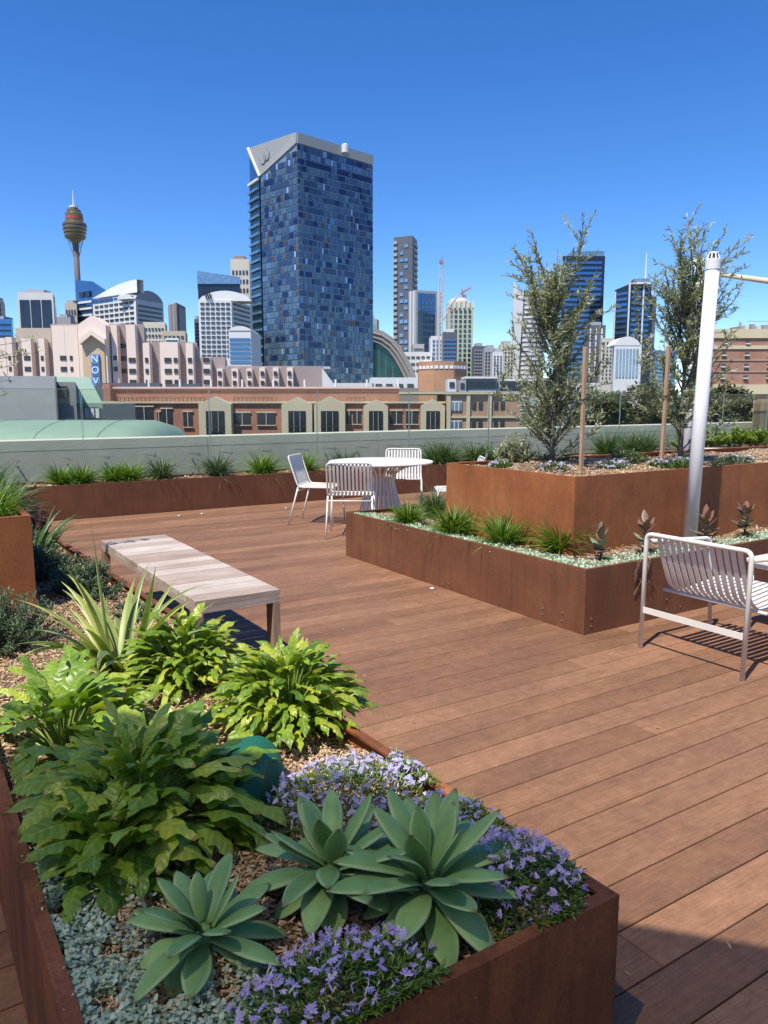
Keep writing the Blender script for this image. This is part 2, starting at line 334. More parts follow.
# mulch : bed sheet + chips
def bed(x0,x1,y0,y1,z,name,lab,n,csize=.03,amp=.012,hfun=None,seed=1,clip=None):
    rr=random.Random(seed); mb=MB(); nx=max(2,int((x1-x0)/.08)); ny=max(2,int((y1-y0)/.08))
    hf=hfun or (lambda x,y:0)
    hz=lambda x,y: z+hf(x,y)+amp*(math.sin(x*9+y*3)+math.sin(y*7-x*4)+math.sin(x*23+y*17)*.5)
    cl=clip or (lambda x,y:x)
    vs=[];
    for j in range(ny+1):
        for i in range(nx+1):
            x=x0+(x1-x0)*i/nx; y=y0+(y1-y0)*j/ny; x=cl(x,y); vs.append((x,y,hz(x,y)))
    mb.add(vs,[(j*(nx+1)+i,j*(nx+1)+i+1,(j+1)*(nx+1)+i+1,(j+1)*(nx+1)+i) for j in range(ny) for i in range(nx)],.5)
    for k in range(n):
        f=rr.random(); x=x0+(x1-x0)*rr.random(); y=y0+(y1-y0)*(rr.random()**1.5 if 'near' in lab or 'foreground' in lab else rr.random())
        x=cl(x,y); zz=hz(x,y)+rr.uniform(.0,.012); L=csize*rr.uniform(.25,1.1); W=L*rr.uniform(.12,.38); T=.003
        a=rr.uniform(0,6.3); e=rr.gauss(0,.3); d=Vector((math.cos(a)*math.cos(e),math.sin(a)*math.cos(e),math.sin(e))); s=Vector((-math.sin(a),math.cos(a),rr.gauss(0,.35))).normalized(); u=d.cross(s)
        c=Vector((x,y,zz)); q=[]
        for tz in (-1,1):
            for a_,b_ in ((-1,-1),(1,-.7),(.9,1),(-1,.8)): q.append(c+d*(L/2*a_)+s*(W/2*b_)+u*(T/2*tz))
        mb.add(q,[(4,5,6,7),(0,1,5,4),(1,2,6,5),(2,3,7,6),(3,0,4,7)],rr.random(),None,1)
    o=mb.build(name,[MULCHB,GRAVEL]); return tag(o,lab,'mulch',kind='stuff')
def nclip(x,y):
    xr=1.235-(y-.985)*.04-.012; return min(x,xr)
bed(.18,1.23,.995,4.6,.365,'mulch','wood chip mulch in the foreground planter',42000,.019,.008,seed=2,clip=nclip)
bed(.18,1.1,4.6,9.95,.35,'mulch','gravelly mulch behind the bench in the long left planter',5000,.04,.01,seed=3,clip=nclip)
bed(-1.78,.57,4.23,8.88,.83,'mulch','dry mulch on top of the orange box at the left edge',5000,.04,.006,seed=4)
bed(3.57,9.18,3.245,6.2,.375,'mulch','wood chip mulch in the low middle planter',22000,.028,.01,seed=5)
bed(3.95,8.98,3.72,5.15,.885,'mulch','mulch under the olive trees in the tall orange planter',14000,.032,.01,hfun=lambda x,y:.06*math.exp(-((x-4.6)**2+(y-4.5)**2)*3),seed=6)
bed(.21,24,10.01,10.61,.4,'mulch','mulch strip in the planter along the back wall',6000,.05,.006,seed=7)
# ------------------------------------------------------------------ bench
def make_bench():
    L0,L1=3.68,5.72; xa,xb=1.235,1.70; r=empty('bench',((xa+xb)/2,(L0+L1)/2,0),0,'backless bench of weathered grey timber slats at the planter edge','bench')
    hx=(xb-xa)/2; hy=(L1-L0)/2; n=15; pitch=2*hy/n; top=.452
    for i in range(n):
        y0=-hy+i*pitch; mb=MB(); z=top+U(-.001,.001); w=pitch-.008
        mb.bbox(-hx,hx,y0,y0+w,z-.032,z,.002,U(0,1)); mb.build('slat',BENCH,r)
    for s in (-1,1):
        mb=MB(); mb.bbox(s*hx-.02 if s>0 else -hx,s*hx if s>0 else -hx+.02,-hy,hy,top-.066,top-.0335,.001,.3); mb.build('apron',BENCH,r)
        mb=MB(); mb.bbox(-hx+.021,hx-.021,s*hy-.03 if s>0 else -hy,s*hy if s>0 else -hy+.03,top-.068,top-.0335,.001,.5); mb.build('end_rail',BENCH,r)
        for t in (-1,1):
            mb=MB(); x0=t*hx-(.04 if t>0 else 0); y0=s*hy-(.09 if s>0 else 0)
            mb.bbox(x0,x0+.04,y0,y0+.09,0,top-.0685,.001,U(.2,.6)); mb.build('leg',mat('bench_leg_wood',(.36,.25,.17),(.24,.16,.1),10,.7,.3,stretch=(6,6,1)),r)
make_bench()
# ------------------------------------------------------------------ white outdoor furniture
def curve(pts,n=5):   # catmull-rom
    out=[];P_=[Vector(pts[0])]+[Vector(p) for p in pts]+[Vector(pts[-1])]
    for i in range(1,len(P_)-2):
        a,b,c,d=P_[i-1:i+3]
        for k in range(n):
            t=k/n; out.append(.5*((2*b)+(c-a)*t+(2*a-5*b+4*c-d)*t*t+(3*b-a-3*c+d)*t**3))
    out.append(P_[-2]); return out
def rounded(pts,r,n=5):  # polyline with rounded corners
    out=[Vector(pts[0])]
    for i in range(1,len(pts)-1):
        p=Vector(pts[i]); a=(Vector(pts[i-1])-p); b=(Vector(pts[i+1])-p); ra=min(r,a.length*.45,b.length*.45); a.normalize(); b.normalize()
        A=p+a*ra; B=p+b*ra
        for k in range(n+1):
            t=k/n; out.append(A*(1-t)**2+p*2*t*(1-t)+B*t*t)
    out.append(Vector(pts[-1])); return out
def dining_chair(label):
    r=empty('dining_chair',(0,0,0),0,label,'chair','white slatted dining chairs round the table'); hw=.235; sw=.44
    path=lambda y:[(-.1,y,.80),(-.075,y,.70),(-.02,y,.53),(.0,y,.475),(.035,y,.452),(.1,y,.448),(.25,y,.44),(.43,y,.447)]
    mb=MB()
    top=rounded([(.43,hw,.447),(.02,hw,.45),(-.1,hw,.81),(-.1,-hw,.81),(.02,-hw,.45),(.43,-hw,.447)],.05)
    mb.tube(top,.0095,8); mb.tube([(.43,-hw,.447),(.43,hw,.447)],.009,8); mb.build('frame',WHITE,r,True)
    n=11
    sl=MB(); st=MB()
    for i in range(n):
        y=-hw+.035+(2*hw-.07)*i/(n-1); c=curve(path(y),4)
        sl.ribbon(c,.024,.004)
    sl.build('slats',WHITE,r)
    for s in (-1,1):
        m=MB(); m.tube([(.43,s*hw,.447),(.45,s*(hw+.015),0)],[.0105,.0095],8); m.build('leg',WHITE,r,True)
        m=MB(); m.tube([(.02,s*hw,.45),(-.1,s*(hw+.015),0)],[.0105,.0095],8); m.build('leg',WHITE,r,True)
    m=MB(); m.tube([(.0,-hw,.40),(.0,hw,.40)],.008,8); m.build('stretcher',WHITE,r,True)
    return r
TC=(4.93,7.75)
c0=dining_chair('left white slatted dining chair seen side on, its seat facing the round table')
# rear near leg (3.904,8.171), front near (4.311,7.762)
a=math.atan2(7.762-8.171,4.311-3.904); c0.location=(3.904+.1*math.cos(a)+.25*-math.sin(a),8.171+.1*math.sin(a)+.25*math.cos(a),0); c0.rotation_euler=(0,0,a)
b=math.atan2(TC[1]-6.9,TC[0]-4.05)+.12
copy_tree(c0,(4.0+.1*math.cos(b),7.0,0),math.atan2(.82,.57),'white slatted dining chair with its back to the camera, nearest to the brown planter')
copy_tree(c0,(5.80,8.55,0),math.atan2(-.83,-.57),'white slatted dining chair on the far side of the table against the back wall')
copy_tree(c0,(5.63,6.86,0),math.atan2(.52,-.85),'white slatted dining chair right of the table, half hidden by the orange planter')
def table():
    r=empty('round_table',(TC[0],TC[1],0),0,'round white dining table with perforated cone base','table')
    mb=MB(); mb.lathe([(.60,.722),(.624,.724),(.626,.732),(.622,.74),(.0,.742)],n=56); mb.build('tabletop',WHITE,r,True).data.shade_flat()
    mb=MB()
    for k in range(26):
        a=2*math.pi*k/26; pts=[(math.cos(a)*rr,math.sin(a)*rr,z) for rr,z in ((.3,.01),(.2,.35),(.17,.56),(.3,.66),(.5,.715))]
        s=(-math.sin(a),math.cos(a),0); mb.ribbon(curve(pts,3),.03,.004,s)
    mb.build('cone_base',WHITE,r); mb=MB(); mb.lathe([(.31,.0),(.31,.012),(.27,.014)],n=32); mb.build('base_ring',WHITE,r)
    mb=MB(); mb.tube([(.45*math.cos(2*math.pi*k/32),.45*math.sin(2*math.pi*k/32),.70) for k in range(33)],.008,6); mb.build('support_ring',WHITE,r)
table()
def armchair(loc,rz,label):
    r=empty('lounge_armchair',loc,rz,label,'armchair'); hw=.326; zt=.685
    mb=MB(); mb.tube(rounded([(-.01,-hw,0),(0,-hw,zt),(0,hw,zt),(-.01,hw,0)],.04,6),.0135,10); mb.build('back_frame',WHITE,r,True)
    for s in (-1,1):
        mb=MB(); mb.tube(rounded([(.0,s*(hw),zt-.045),(.62,s*(hw+.005),zt-.085),(.66,s*hw,0)],.05,6),.0125,10); mb.build('arm_leg',WHITE,r,True)
    mb=MB(); mb.ribbon([(-.012,-hw,.235),(-.012,hw,.235)],.035,.006,(0,0,1)); mb.build('stretcher',WHITE,r)
    n=13; mb=MB()
    for i in range(n):
        y=-hw+.075+(2*hw-.15)*i/(n-1)
        c=curve([(.012,y,zt-.012),(.06,y,zt-.14),(.125,y,zt-.28),(.165,y,.365),(.215,y,.335),(.3,y,.333),(.5,y,.355),(.68,y,.37),(.70,y,.352)],5)
        mb.ribbon(c,.028,.005)
    mb.build('slats',WHITE,r)
    for x,z in ((.18,.345),(.66,.355)):
        mb=MB(); mb.tube([(x,-hw,z-.015),(x,hw,z-.015)],.01,8); mb.build('seat_rail',WHITE,r,True)
    mb=MB()
    for s in (-.2,.0,.2): mb.tube([(.09,s*0-hw+.06,.52),(.09,hw-.06,.52)],.004,6); break
    mb.build('back_rod',WHITE,r)
    return r
armchair((3.672,2.56,0),0,'white slatted lounge armchair at the right edge, seen from behind')
def side_table():
    r=empty('side_table',(4.82,2.42,0),0,'white table cut by the right edge of the photo beside the armchair','table')
    mb=MB(); mb.prism(rounded2([( -.3,-.45),(.5,-.45),(.5,.4),(-.3,.4)],.09),.44,.455); mb.build('tabletop',WHITE,r)
    mb=MB(); mb.prism(rounded2([( -.285,-.435),(.485,-.435),(.485,.385),(-.285,.385)],.08),.41,.44); mb.build('apron',WHITE,r)
    for x,y in ((-.25,-.4),(.45,-.4),(.45,.35),(-.25,.35)):
        m=MB(); m.tube([(x,y,0),(x,y,.41)],.013,10); m.build('leg',WHITE,r,True)
def rounded2(pts,rr,n=5):
    out=[];m=len(pts)
    for i in range(m):
        p=Vector(pts[i]); a=(Vector(pts[i-1])-p).normalized(); b=(Vector(pts[(i+1)%m])-p).normalized(); A=p+a*rr; B=p+b*rr
        for k in range(n+1):
            t=k/n; q=A*(1-t)**2+p*2*t*(1-t)+B*t*t; out.append((q.x,q.y))
    return out
side_table()
def lounge_bench():
    r=empty('slatted_bench',(10.9,6.6,-.12),rad(200),'white slatted garden bench behind the tall planter, mostly hidden by it','bench'); hw=1.05
    mb=MB(); mb.tube(rounded([(-.12,-hw,0),(-.1,-hw,.86),(-.1,hw,.86),(-.12,hw,0)],.05,6),.013,8); mb.build('back_frame',WHITE,r,True)
    n=34; mb=MB()
    for i in range(n):
        y=-hw+.04+(2*hw-.08)*i/(n-1); mb.ribbon(curve([(-.1,y,.85),(-.05,y,.65),(0,y,.5),(.06,y,.45),(.3,y,.445),(.5,y,.45)],4),.032,.004)
    mb.build('slats',WHITE,r)
    for s in (-1,1):
        m=MB(); m.tube([(.5,s*hw,.45),(.5,s*hw,0)],.012,8); m.build('leg',WHITE,r,True)
    r.rotation_euler=(0,0,math.atan2(-.8,-.6)); return r
lb2=lounge_bench()
# second bench to the left, seen over the planter mulch
# ------------------------------------------------------------------ poles
def pole1():
    x,y=5.02,3.56; r=empty('sail_pole',(x,y,.3),0,'thick white pole with a vented cap standing in the low planter','pole'); zt=2.49-.3
    mb=MB(); mb.tube([(0,0,0),(.09,.0,zt-.1)],.049,28); mb.build('shaft',POLEW,r,True)
    cap=MB(); cap.lathe([(.053,zt-.1),(.053,zt-.03),(.051,zt-.027)],.09,0,28); cap.build('collar',POLEW,r)
    for k in range(9):
        a=2*math.pi*k/9; m=MB(); m.tube([(.09+.045*math.cos(a),.045*math.sin(a),zt-.027),(.09+.034*math.cos(a),.034*math.sin(a),zt+.012)],.006,6); m.build('vent_rib',POLEW,r)
    m=MB(); m.lathe([(.037,zt+.008),(.04,zt+.014),(.032,zt+.022),(.0,zt+.026)],.09,0,20); m.build('cap',POLEW,r,True)
    m=MB(); m.lathe([(.038,zt-.027),(.028,zt+.01)],.09,0,16); m.build('vent_core',DARK,r)
pole1()
def pole2():
    r=empty('umbrella_mast',(8.0,5.75,0),0,'white mast behind the right olive tree with a cream arm reaching right','mast')
    z=Yp(696,258,5.75)[2]; p=Yp(688,430,5.75); r.location=(p[0],5.75,0)
    mb=MB(); mb.tube([(0,0,0),(.02,0,z)],.06,20); mb.build('mast',POLEW,r,True)
    for k,(z0,z1,rr) in enumerate(((1.3,1.62,.08),(1.66,2.1,.085),(2.14,2.5,.08))):
        m=MB(); m.lathe([(rr*.8,z0),(rr,z0+.05),(rr*1.03,(z0+z1)/2),(rr,z1-.05),(rr*.75,z1)],.02,0,12); m.build('folded_cover',POLEW,r,True)
    a=Yp(712,273,5.75); bb=Yp(790,284,4.6); cr=mat('cream_arm',(.72,.62,.42),None,3,.5)
    o=r.location; m=MB(); m.tube([(a[0]-o[0]-.1,0,a[2]-.005),(bb[0]-o[0],4.6-5.75,bb[2])],[.024,.032],10); m.build('arm',cr,r,True)
pole2()
# ------------------------------------------------------------------ glass balustrade and back wall
CONC=mat('pale_concrete',(.62,.62,.50),(.54,.54,.43),1.5,.85,.2)
CONC2=mat('pale_concrete_lower',(.6,.59,.48),(.5,.49,.4),1.5,.85,.2)
r=empty('parapet_wall',(0,11,0),0,'pale green grey concrete parapet wall behind the glass balustrade','wall')
mb=MB()
for i in range(14): mb.box(-8+i*3.0,-8+i*3.0+2.992,.08,.35,-.3,.795)
mb.build('wall_face',CONC2,r)
mb=MB()
for i in range(14): mb.bbox(-8+i*3.0,-8+i*3.0+2.992,.078,.42,.795,.935,.006)
mb.build('coping',CONC,r)
GLASS=tintglass('balustrade_glass',(.90,.925,.90),.6); GEDGE=mat('glass_edge',(.25,.34,.3),None,4,.2)
n0=0
for i in range(-5,13):
    x0=2.15+1.732*i+.01; x1=x0+1.712; lab='clear glass balustrade panel on the back wall'
    r=empty('glass_balustrade',((x0+x1)/2,10.66,0),0,'clear glass balustrade panel, one of a row of identical panes along the back wall','glass panel','glass balustrade panels along the back wall')
    hw=(x1-x0)/2; m=MB(); m.box(-hw,hw,0,.012,.25,1.6); m.build('pane',GLASS,r)
    m=MB(); m.box(-hw,hw,-.0005,.0125,1.6,1.606); m.box(-hw-.004,-hw,-.0005,.0125,.25,1.606); m.box(hw,hw+.004,-.0005,.0125,.25,1.606); m.build('polished_edge',GEDGE,r)
    for sx in (-.56,.06,.68) :
        for z in (.70,.50):
            m=MB(); m.tube([(sx,-.02,z),(sx,.40,z)],.011,8); m.tube([(sx,-.022,z),(sx,-.004,z)],.024,12); m.build('standoff',STEEL,r)
# ------------------------------------------------------------------ vegetation materials
PHIL=leafmat('philodendron_leaf',(.13,.26,.025),(.25,.40,.045),(.46,.55,.07),(.3,.4,.09),.38,.3,nsc=22,veins=9,tip=(.3,.2,.07))
LIME=leafmat('lime_leaf',(.10,.2,.02),(.26,.38,.035),(.52,.56,.06),(.3,.42,.09),.36,.3,nsc=25,veins=7,tip=(.4,.3,.08))
AGAV=leafmat('agave_leaf',(.16,.32,.10),(.24,.43,.14),(.33,.52,.19),None,.5,.14,edge=(.36,.52,.24),nsc=14,spec=.4,tip=(.2,.2,.08))
FLAX=leafmat('flax_leaf',(.14,.22,.06),(.26,.36,.09),(.48,.48,.13),None,.42,.25,edge=(.55,.54,.2),nsc=14)
GRAS=leafmat('grass_blade',(.07,.16,.016),(.13,.25,.025),(.23,.34,.045),None,.45,.35)
GRASD=leafmat('dark_grass_blade',(.045,.095,.025),(.08,.15,.045),(.14,.22,.08),None,.45,.3)
GREY=leafmat('grey_shrub_leaf',(.06,.11,.045),(.10,.165,.075),(.17,.24,.12),None,.55,.2)
SILV=leafmat('silver_leaf',(.3,.42,.3),(.46,.58,.44),(.62,.72,.58),None,.6,.2)
SCAE=leafmat('fan_flower_leaf',(.06,.13,.02),(.12,.22,.03),(.2,.3,.045),None,.45,.25)
OLIV=leafmat('olive_leaf',(.2,.23,.13),(.32,.36,.22),(.6,.63,.5),None,.5,.35)
RUBB=leafmat('rubber_leaf',(.14,.14,.09),(.2,.14,.09),(.26,.13,.09),(.3,.2,.13),.4,.15)
RUBG=leafmat('rubber_leaf_green',(.1,.16,.08),(.15,.22,.12),(.22,.3,.18),(.25,.28,.15),.35,.1)
RED=leafmat('maroon_leaf',(.07,.015,.02),(.11,.03,.035),(.2,.05,.06),None,.45,.2)
FARL=leafmat('far_foliage',(.07,.09,.035),(.11,.13,.05),(.17,.18,.08),None,.7,.2)
HEDG=leafmat('hedge_leaf',(.12,.2,.02),(.2,.3,.03),(.3,.4,.05),None,.5,.25)
BARK=mat('olive_bark',(.22,.2,.17),(.1,.09,.075),14,.9,.6)
STAKE=mat('stake_timber',(.46,.32,.2),(.34,.22,.13),6,.8,.3,stretch=(8,8,1))
# ------------------------------------------------------------------ philodendron clumps
def phil(x,y,z,R,Ht,n,L,W,m,name,label,cat='shrub',seed=1,group=None,lob=3.5,dirs=None,rmax=1.0,bias=None):
    global U; rr=random.Random(seed); r=empty(name,(x,y,z),0,label,cat,group); mb=MB(); st=MB(); ctr=Vector((0,0,0))
    for i in range(n):
        f=(i+.5)/n; a=i*2.399963+rr.uniform(-.3,.3); q=math.sqrt(f)*rmax   # q=0 centre upright, 1 outer low
        rad0=R*q*.62*rr.uniform(.8,1.1); zz=Ht*(1-.72*q**2)*rr.uniform(.75,1.05)*.8
        base=Vector((rad0*math.cos(a),rad0*math.sin(a),zz))
        el=rad(68)*(1-q)+rad(12)+rr.uniform(-.25,.3); l=L*rr.uniform(.6,1.15); dr=rr.uniform(.6,1.5)+q*.35
        rn=min(1,max(0,rr.gauss(.45,.26))) 
        if rr.random()<.05: rn=1
        aa=a+rr.uniform(-.5,.5)
        if x+base.x+math.cos(aa)*l*.85<.17: continue
        leaf(mb,base,aa,el,l,W*l/L*rr.uniform(.85,1.15),dr,'lance',16,rr.uniform(.05,.5),.09,lob*rr.uniform(.85,1.15),rn,rr.uniform(-.5,.5),rr.uniform(-.5,.5))
        s0=Vector((rad0*.15*math.cos(a),rad0*.15*math.sin(a),0)); st.tube([s0,(s0+base)/2+Vector((0,0,zz*.12)),base],[.005,.004,.003],5,rn,False)
    mb.build('leaves',m,r,True); st.build('stalks',m,r,True); return r
g='broad leafy green clumps in the foreground planter'
phil(.47,1.90,.36,.40,.24,165,.185,.074,PHIL,'leafy_clump','big dark green wavy leaved clump at the left of the foreground planter',seed=11,group=g)
phil(.38,2.42,.36,.36,.26,130,.175,.068,PHIL,'leafy_clump','dark green wavy leaved clump at the left edge behind the biggest clump',seed=12,group=g)
phil(.36,1.74,.36,.22,.17,70,.165,.066,PHIL,'leafy_clump','dark leafy clump near the left edge just above the silver ground cover',seed=22,group=g)
phil(1.06,2.25,.36,.34,.30,280,.118,.042,LIME,'leafy_clump','bright lime green clump right of the green cloth, at the deck edge',seed=13,group=g,lob=3)
phil(.90,2.82,.36,.34,.28,230,.118,.042,LIME,'leafy_clump','bright green clump just below the near end of the bench',seed=14,group=g,lob=3)
# ------------------------------------------------------------------ agaves
def agave(x,y,z,L,W,n,label,seed,tilt=0,h=.08):
    rr=random.Random(seed); r=empty('agave',(x,y,z),0,label,'succulent','smooth blue green agave rosettes in the foreground planter'); r.rotation_euler=(tilt,-tilt*.5,rr.uniform(0,6))
    for i in range(n):
        f=(i+.5)/n; a=i*2.399963+rr.uniform(-.25,.25); l=L*(.5+.55*math.sin(math.pi*min(1,f*.8+.12)))*rr.uniform(.82,1.12)
        el=rad(84)-rad(80)*f**.7+rr.uniform(-.16,.16); mb=MB()
        leaf(mb,(.014*math.cos(a)*(1+f),.014*math.sin(a)*(1+f),h*(1-.5*f)),a,el,l,W*(.75+.3*f)*rr.uniform(.93,1.07),.6+.55*f+rr.uniform(-.3,.3),'agave',12,.42-.22*f,.0,0,rr.uniform(0.2,.8),rr.uniform(-.12,.12),rr.uniform(-.12,.12))
        o=mb.build('leaf',AGAV,r,True); s=o.modifiers.new('thick','SOLIDIFY'); s.thickness=.004; s.offset=-1
        s2=o.modifiers.new('sub','SUBSURF'); s2.levels=1; s2.render_levels=1
    mb=MB(); mb.tube([(0,0,-.03),(0,0,h)],[.025,.012],8); mb.build('stem',AGAV,r,True)
ag=P(428,885,.44); agave(ag[0],ag[1],.37,.195,.076,36,'largest blue green agave rosette between the purple flowers',3,.0,.1)
ag=P(333,868,.44); agave(ag[0],ag[1],.37,.19,.072,30,'blue green agave rosette touching the largest one on its left',5,.05,.09)
agave(.44,1.34,.37,.155,.06,24,'smaller agave rosette at the left, below the dark green clump',8,.05,.07)
# ------------------------------------------------------------------ flax
def flax(x,y,z):
    rr=random.Random(4); r=empty('flax_plant',(x,y,z),0,'spiky variegated yellow green flax plant with long strap leaves','plant')
    for i in range(64):
        a=rr.uniform(0,6.283); e=rad(rr.choice([80,68,55,42,32,22]))+rr.uniform(-.15,.12); L=rr.uniform(.36,.6); mb=MB()
        if i==0: a,e,L=2.6,rad(86),.64
        if i==1: a,e,L=5.2,rad(68),.52
        if i==2: a,e,L=3.6,rad(35),.68
        if i==3: a,e,L=3.1,rad(25),.62
        leaf(mb,(.03*math.cos(a),.03*math.sin(a),0),a,e,L,.045 if i>3 else .06,rr.uniform(.5,1.7) if i>1 else .05,'strap',14,.4,0,0,rr.random(),rr.uniform(-.4,.4),rr.uniform(-.3,.3))
        mb.build('leaf',FLAX,r,True)
flax(.70,3.0,.37)
# ------------------------------------------------------------------ green cloth cover
def cloth():
    p=P(246,786,.38); r=empty('green_cover',(p[0],p[1],.36),.5,'dark green fabric cover draped over a valve among the leaves','cover'); mb=MB(); n=40; m=16
    vs=[]
    for j in range(m+1):
        t=j/m
        for k in range(n):
            a=2*math.pi*k/n; rr=(.105*math.sin(t*math.pi/2)**.75)*(1+.08*t*math.sin(a*5+1)+.06*t*math.sin(a*3+t*3)+.03*math.sin(a*9)*t)
            vs.append((rr*math.cos(a)*1.15,rr*math.sin(a),.15*math.cos(t*math.pi/2)**.7+.008*math.sin(a*4+t*6)*t+(-.02 if j==m else 0)))
    mb.add(vs,[(j*n+k,(j+1)*n+k,(j+1)*n+(k+1)%n,j*n+(k+1)%n) for j in range(m) for k in range(n)])
    mb.build('fabric',mat('green_cloth',(.015,.16,.09),(.01,.1,.06),10,.55,.25,bd=.004),r,True)
    mb=MB(); mb.tube([(.11*math.cos(2*math.pi*k/24)*1.15,.11*math.sin(2*math.pi*k/24),.006) for k in range(25)],.006,6); mb.build('hem',mat('green_hem',(.006,.06,.04),None,8,.6),r,True)
cloth()
# ------------------------------------------------------------------ scaevola
def flower_mesh(seed,m):
    rr=random.Random(seed); mb=MB()
    for k in range(5):
        a=rad(-70+35*k)+rr.uniform(-.1,.1); leaf(mb,(.001*math.cos(a),.001*math.sin(a),0),a,.25,.0105*rr.uniform(.9,1.1),.0062,.5,'spat',3,.15,0,0,rr.random())
    mb.lathe([(.0012,-.012),(.0016,0),(.0,.001)],0,0,5,.5,1); o=mb.build('flower',[m,FLC]); me=o.data; bpy.data.objects.remove(o); return me
FLC=mat('flower_centre',(.75,.75,.5),None,4,.5)
def petal(name,a,b,c): return leafmat(name,a,b,c,None,.6,.25)
PET1=petal('violet_petal',(.42,.32,.72),(.54,.44,.82),(.68,.6,.9)); PET2=petal('pale_violet_petal',(.42,.38,.68),(.52,.48,.76),(.65,.6,.82))
FM={1:[flower_mesh(i,PET1) for i in range(3)],2:[flower_mesh(i+5,PET2) for i in range(3)]}
def scaev(x,y,z,rx,ry,h,nl,nf,kind,label,seed,fs=1.,ls=.018,rot=0,indiv=True,m=None):
    rr=random.Random(seed); r=empty('fan_flower_patch',(x,y,z),rot,label,'flowering plant','mats of fan shaped violet flowers'); mb=MB()
    for i in range(nl):
        a=rr.uniform(0,6.283); q=math.sqrt(rr.random()); q=q*(1+.12*math.sin(a*3+seed)+.08*math.sin(a*7)); px,py=rx*q*math.cos(a),ry*q*math.sin(a); hz=h*max(0,1-q*q)**.6
        pz=hz*rr.uniform(.35,1.0)-.02*q
        xe=1.19-(y+py-.985)*.04
        if x<2 and (x+px>xe or y+py<1.01): px=min(px,xe-x+rr.uniform(-.02,.02)); py=max(py,1.01-y-rr.uniform(0,.02)); pz=max(pz,.06)
        leaf(mb,(px,py,pz),a+rr.uniform(-1.3,1.3),rr.uniform(-.1,1.2),ls*rr.uniform(.7,1.4),ls*.42,rr.uniform(.2,1),'spat',3,.2,0,0,rr.random())
    mb.build('leaves',m or SCAE,r,True)
    rest=MB()
    for i in range(nf):
        a=rr.uniform(0,6.283); q=math.sqrt(rr.random())*.98; q=q*(1+.12*math.sin(a*3+seed)+.08*math.sin(a*7)); px,py=rx*q*math.cos(a),ry*q*math.sin(a); hz=h*max(0,1-q*q)**.6
        xe=1.19-(y+py-.985)*.04
        if x<2 and (x+px>xe or y+py<1.0): px=min(px,xe-x+rr.uniform(-.02,.02)); py=max(py,1.0-y); hz=max(hz,.07)
        me=rr.choice(FM[kind]); M=Matrix.Translation((px,py,hz+rr.uniform(-.006,.014)))@Matrix.Rotation(rr.uniform(0,6.28),4,'Z')@Matrix.Rotation(rr.gauss(0,.45),4,'X')@Matrix.Rotation(rr.gauss(-.2,.45),4,'Y')@Matrix.Scale(fs*rr.uniform(.5,1.25),4)
        if indiv and i<95:
            o=bpy.data.objects.new('flower',me); C.objects.link(o); o.parent=r; o.matrix_local=M
        else: rest.add([M@v.co for v in me.vertices],[tuple(p.vertices) for p in me.polygons],rr.random())
    if rest.v:
        o=rest.build('flowers',PET1 if kind==1 else PET2,r); o['kind']='stuff'
scaev(.60,1.09,.37,.23,.13,.10,3600,240,1,'violet fan flower mat at the bottom edge of the photo below the agaves',31,1.05)
scaev(1.075,1.13,.37,.15,.15,.14,2600,260,1,'violet fan flower mat at the near corner of the foreground planter',32,1.0)
scaev(.97,1.68,.37,.25,.2,.10,2600,380,2,'pale lilac fan flower mat behind the largest agave',33,1.15)
scaev(1.08,1.40,.37,.13,.16,.10,2000,170,2,'small lilac flowered patch with light green leaves by the deck edge',34,1.0,m=LIME)
scaev(.66,1.10,.36,.06,.05,.03,200,10,1,'few violet flowers tucked under the largest agave',35,.9)
scaev(.75,1.66,.36,.07,.06,.03,300,14,2,'tiny patch of white flecked flowers beside the green cover',36,.8)
# ------------------------------------------------------------------ silver ground cover
def cover(name,label,fn,n,size,m=SILV,seed=1,zr=(.0,.02),prof='round'):
    rr=random.Random(seed); mb=MB()
    for i in range(n):
        x,y,z=fn(rr); leaf(mb,(x,y,z+rr.uniform(*zr)),rr.uniform(0,6.28),rr.uniform(-.5,1.2),size*rr.uniform(.5,1.3),size*rr.uniform(.7,1.1),rr.uniform(-.3,.6),prof,3,.15,0,0,rr.random())
    return tag(mb.build(name,m,None,True),label,'ground cover',kind='stuff')
def f1(rr):
    while 1:
        y=rr.uniform(.99,1.95); x=.18+abs(rr.gauss(0,.085)); 
        if rr.random()<.25: x=rr.uniform(.2,.5); y=rr.uniform(.99,1.25)
        d=math.sin(x*40+y*13)*math.sin(y*31-x*17)
        if x<.62 and d>-.45: return x,y,.375
cover('silver_ground_cover','trailing silvery round leaved ground cover along the left rim of the foreground planter',f1,9000,.0105,seed=5,zr=(0,.04))
def f2(rr):
    k=rr.random()
    if k<.45: x=3.57+abs(rr.gauss(0,.09)); y=rr.uniform(3.25,6.15)
    elif k<.97: y=3.25+abs(rr.gauss(0,.13)); x=rr.uniform(3.57,9)
    else: x=rr.uniform(3.6,3.8); y=rr.uniform(5.3,6.15)
    return x,min(y,6.15),.385
cover('silver_ground_cover','pale silver green ground cover around the rim of the low middle planter',f2,26000,.016,seed=6,zr=(0,.025))
def f3(rr): return rr.uniform(.7,1.0),rr.uniform(4.2,6.2),.37
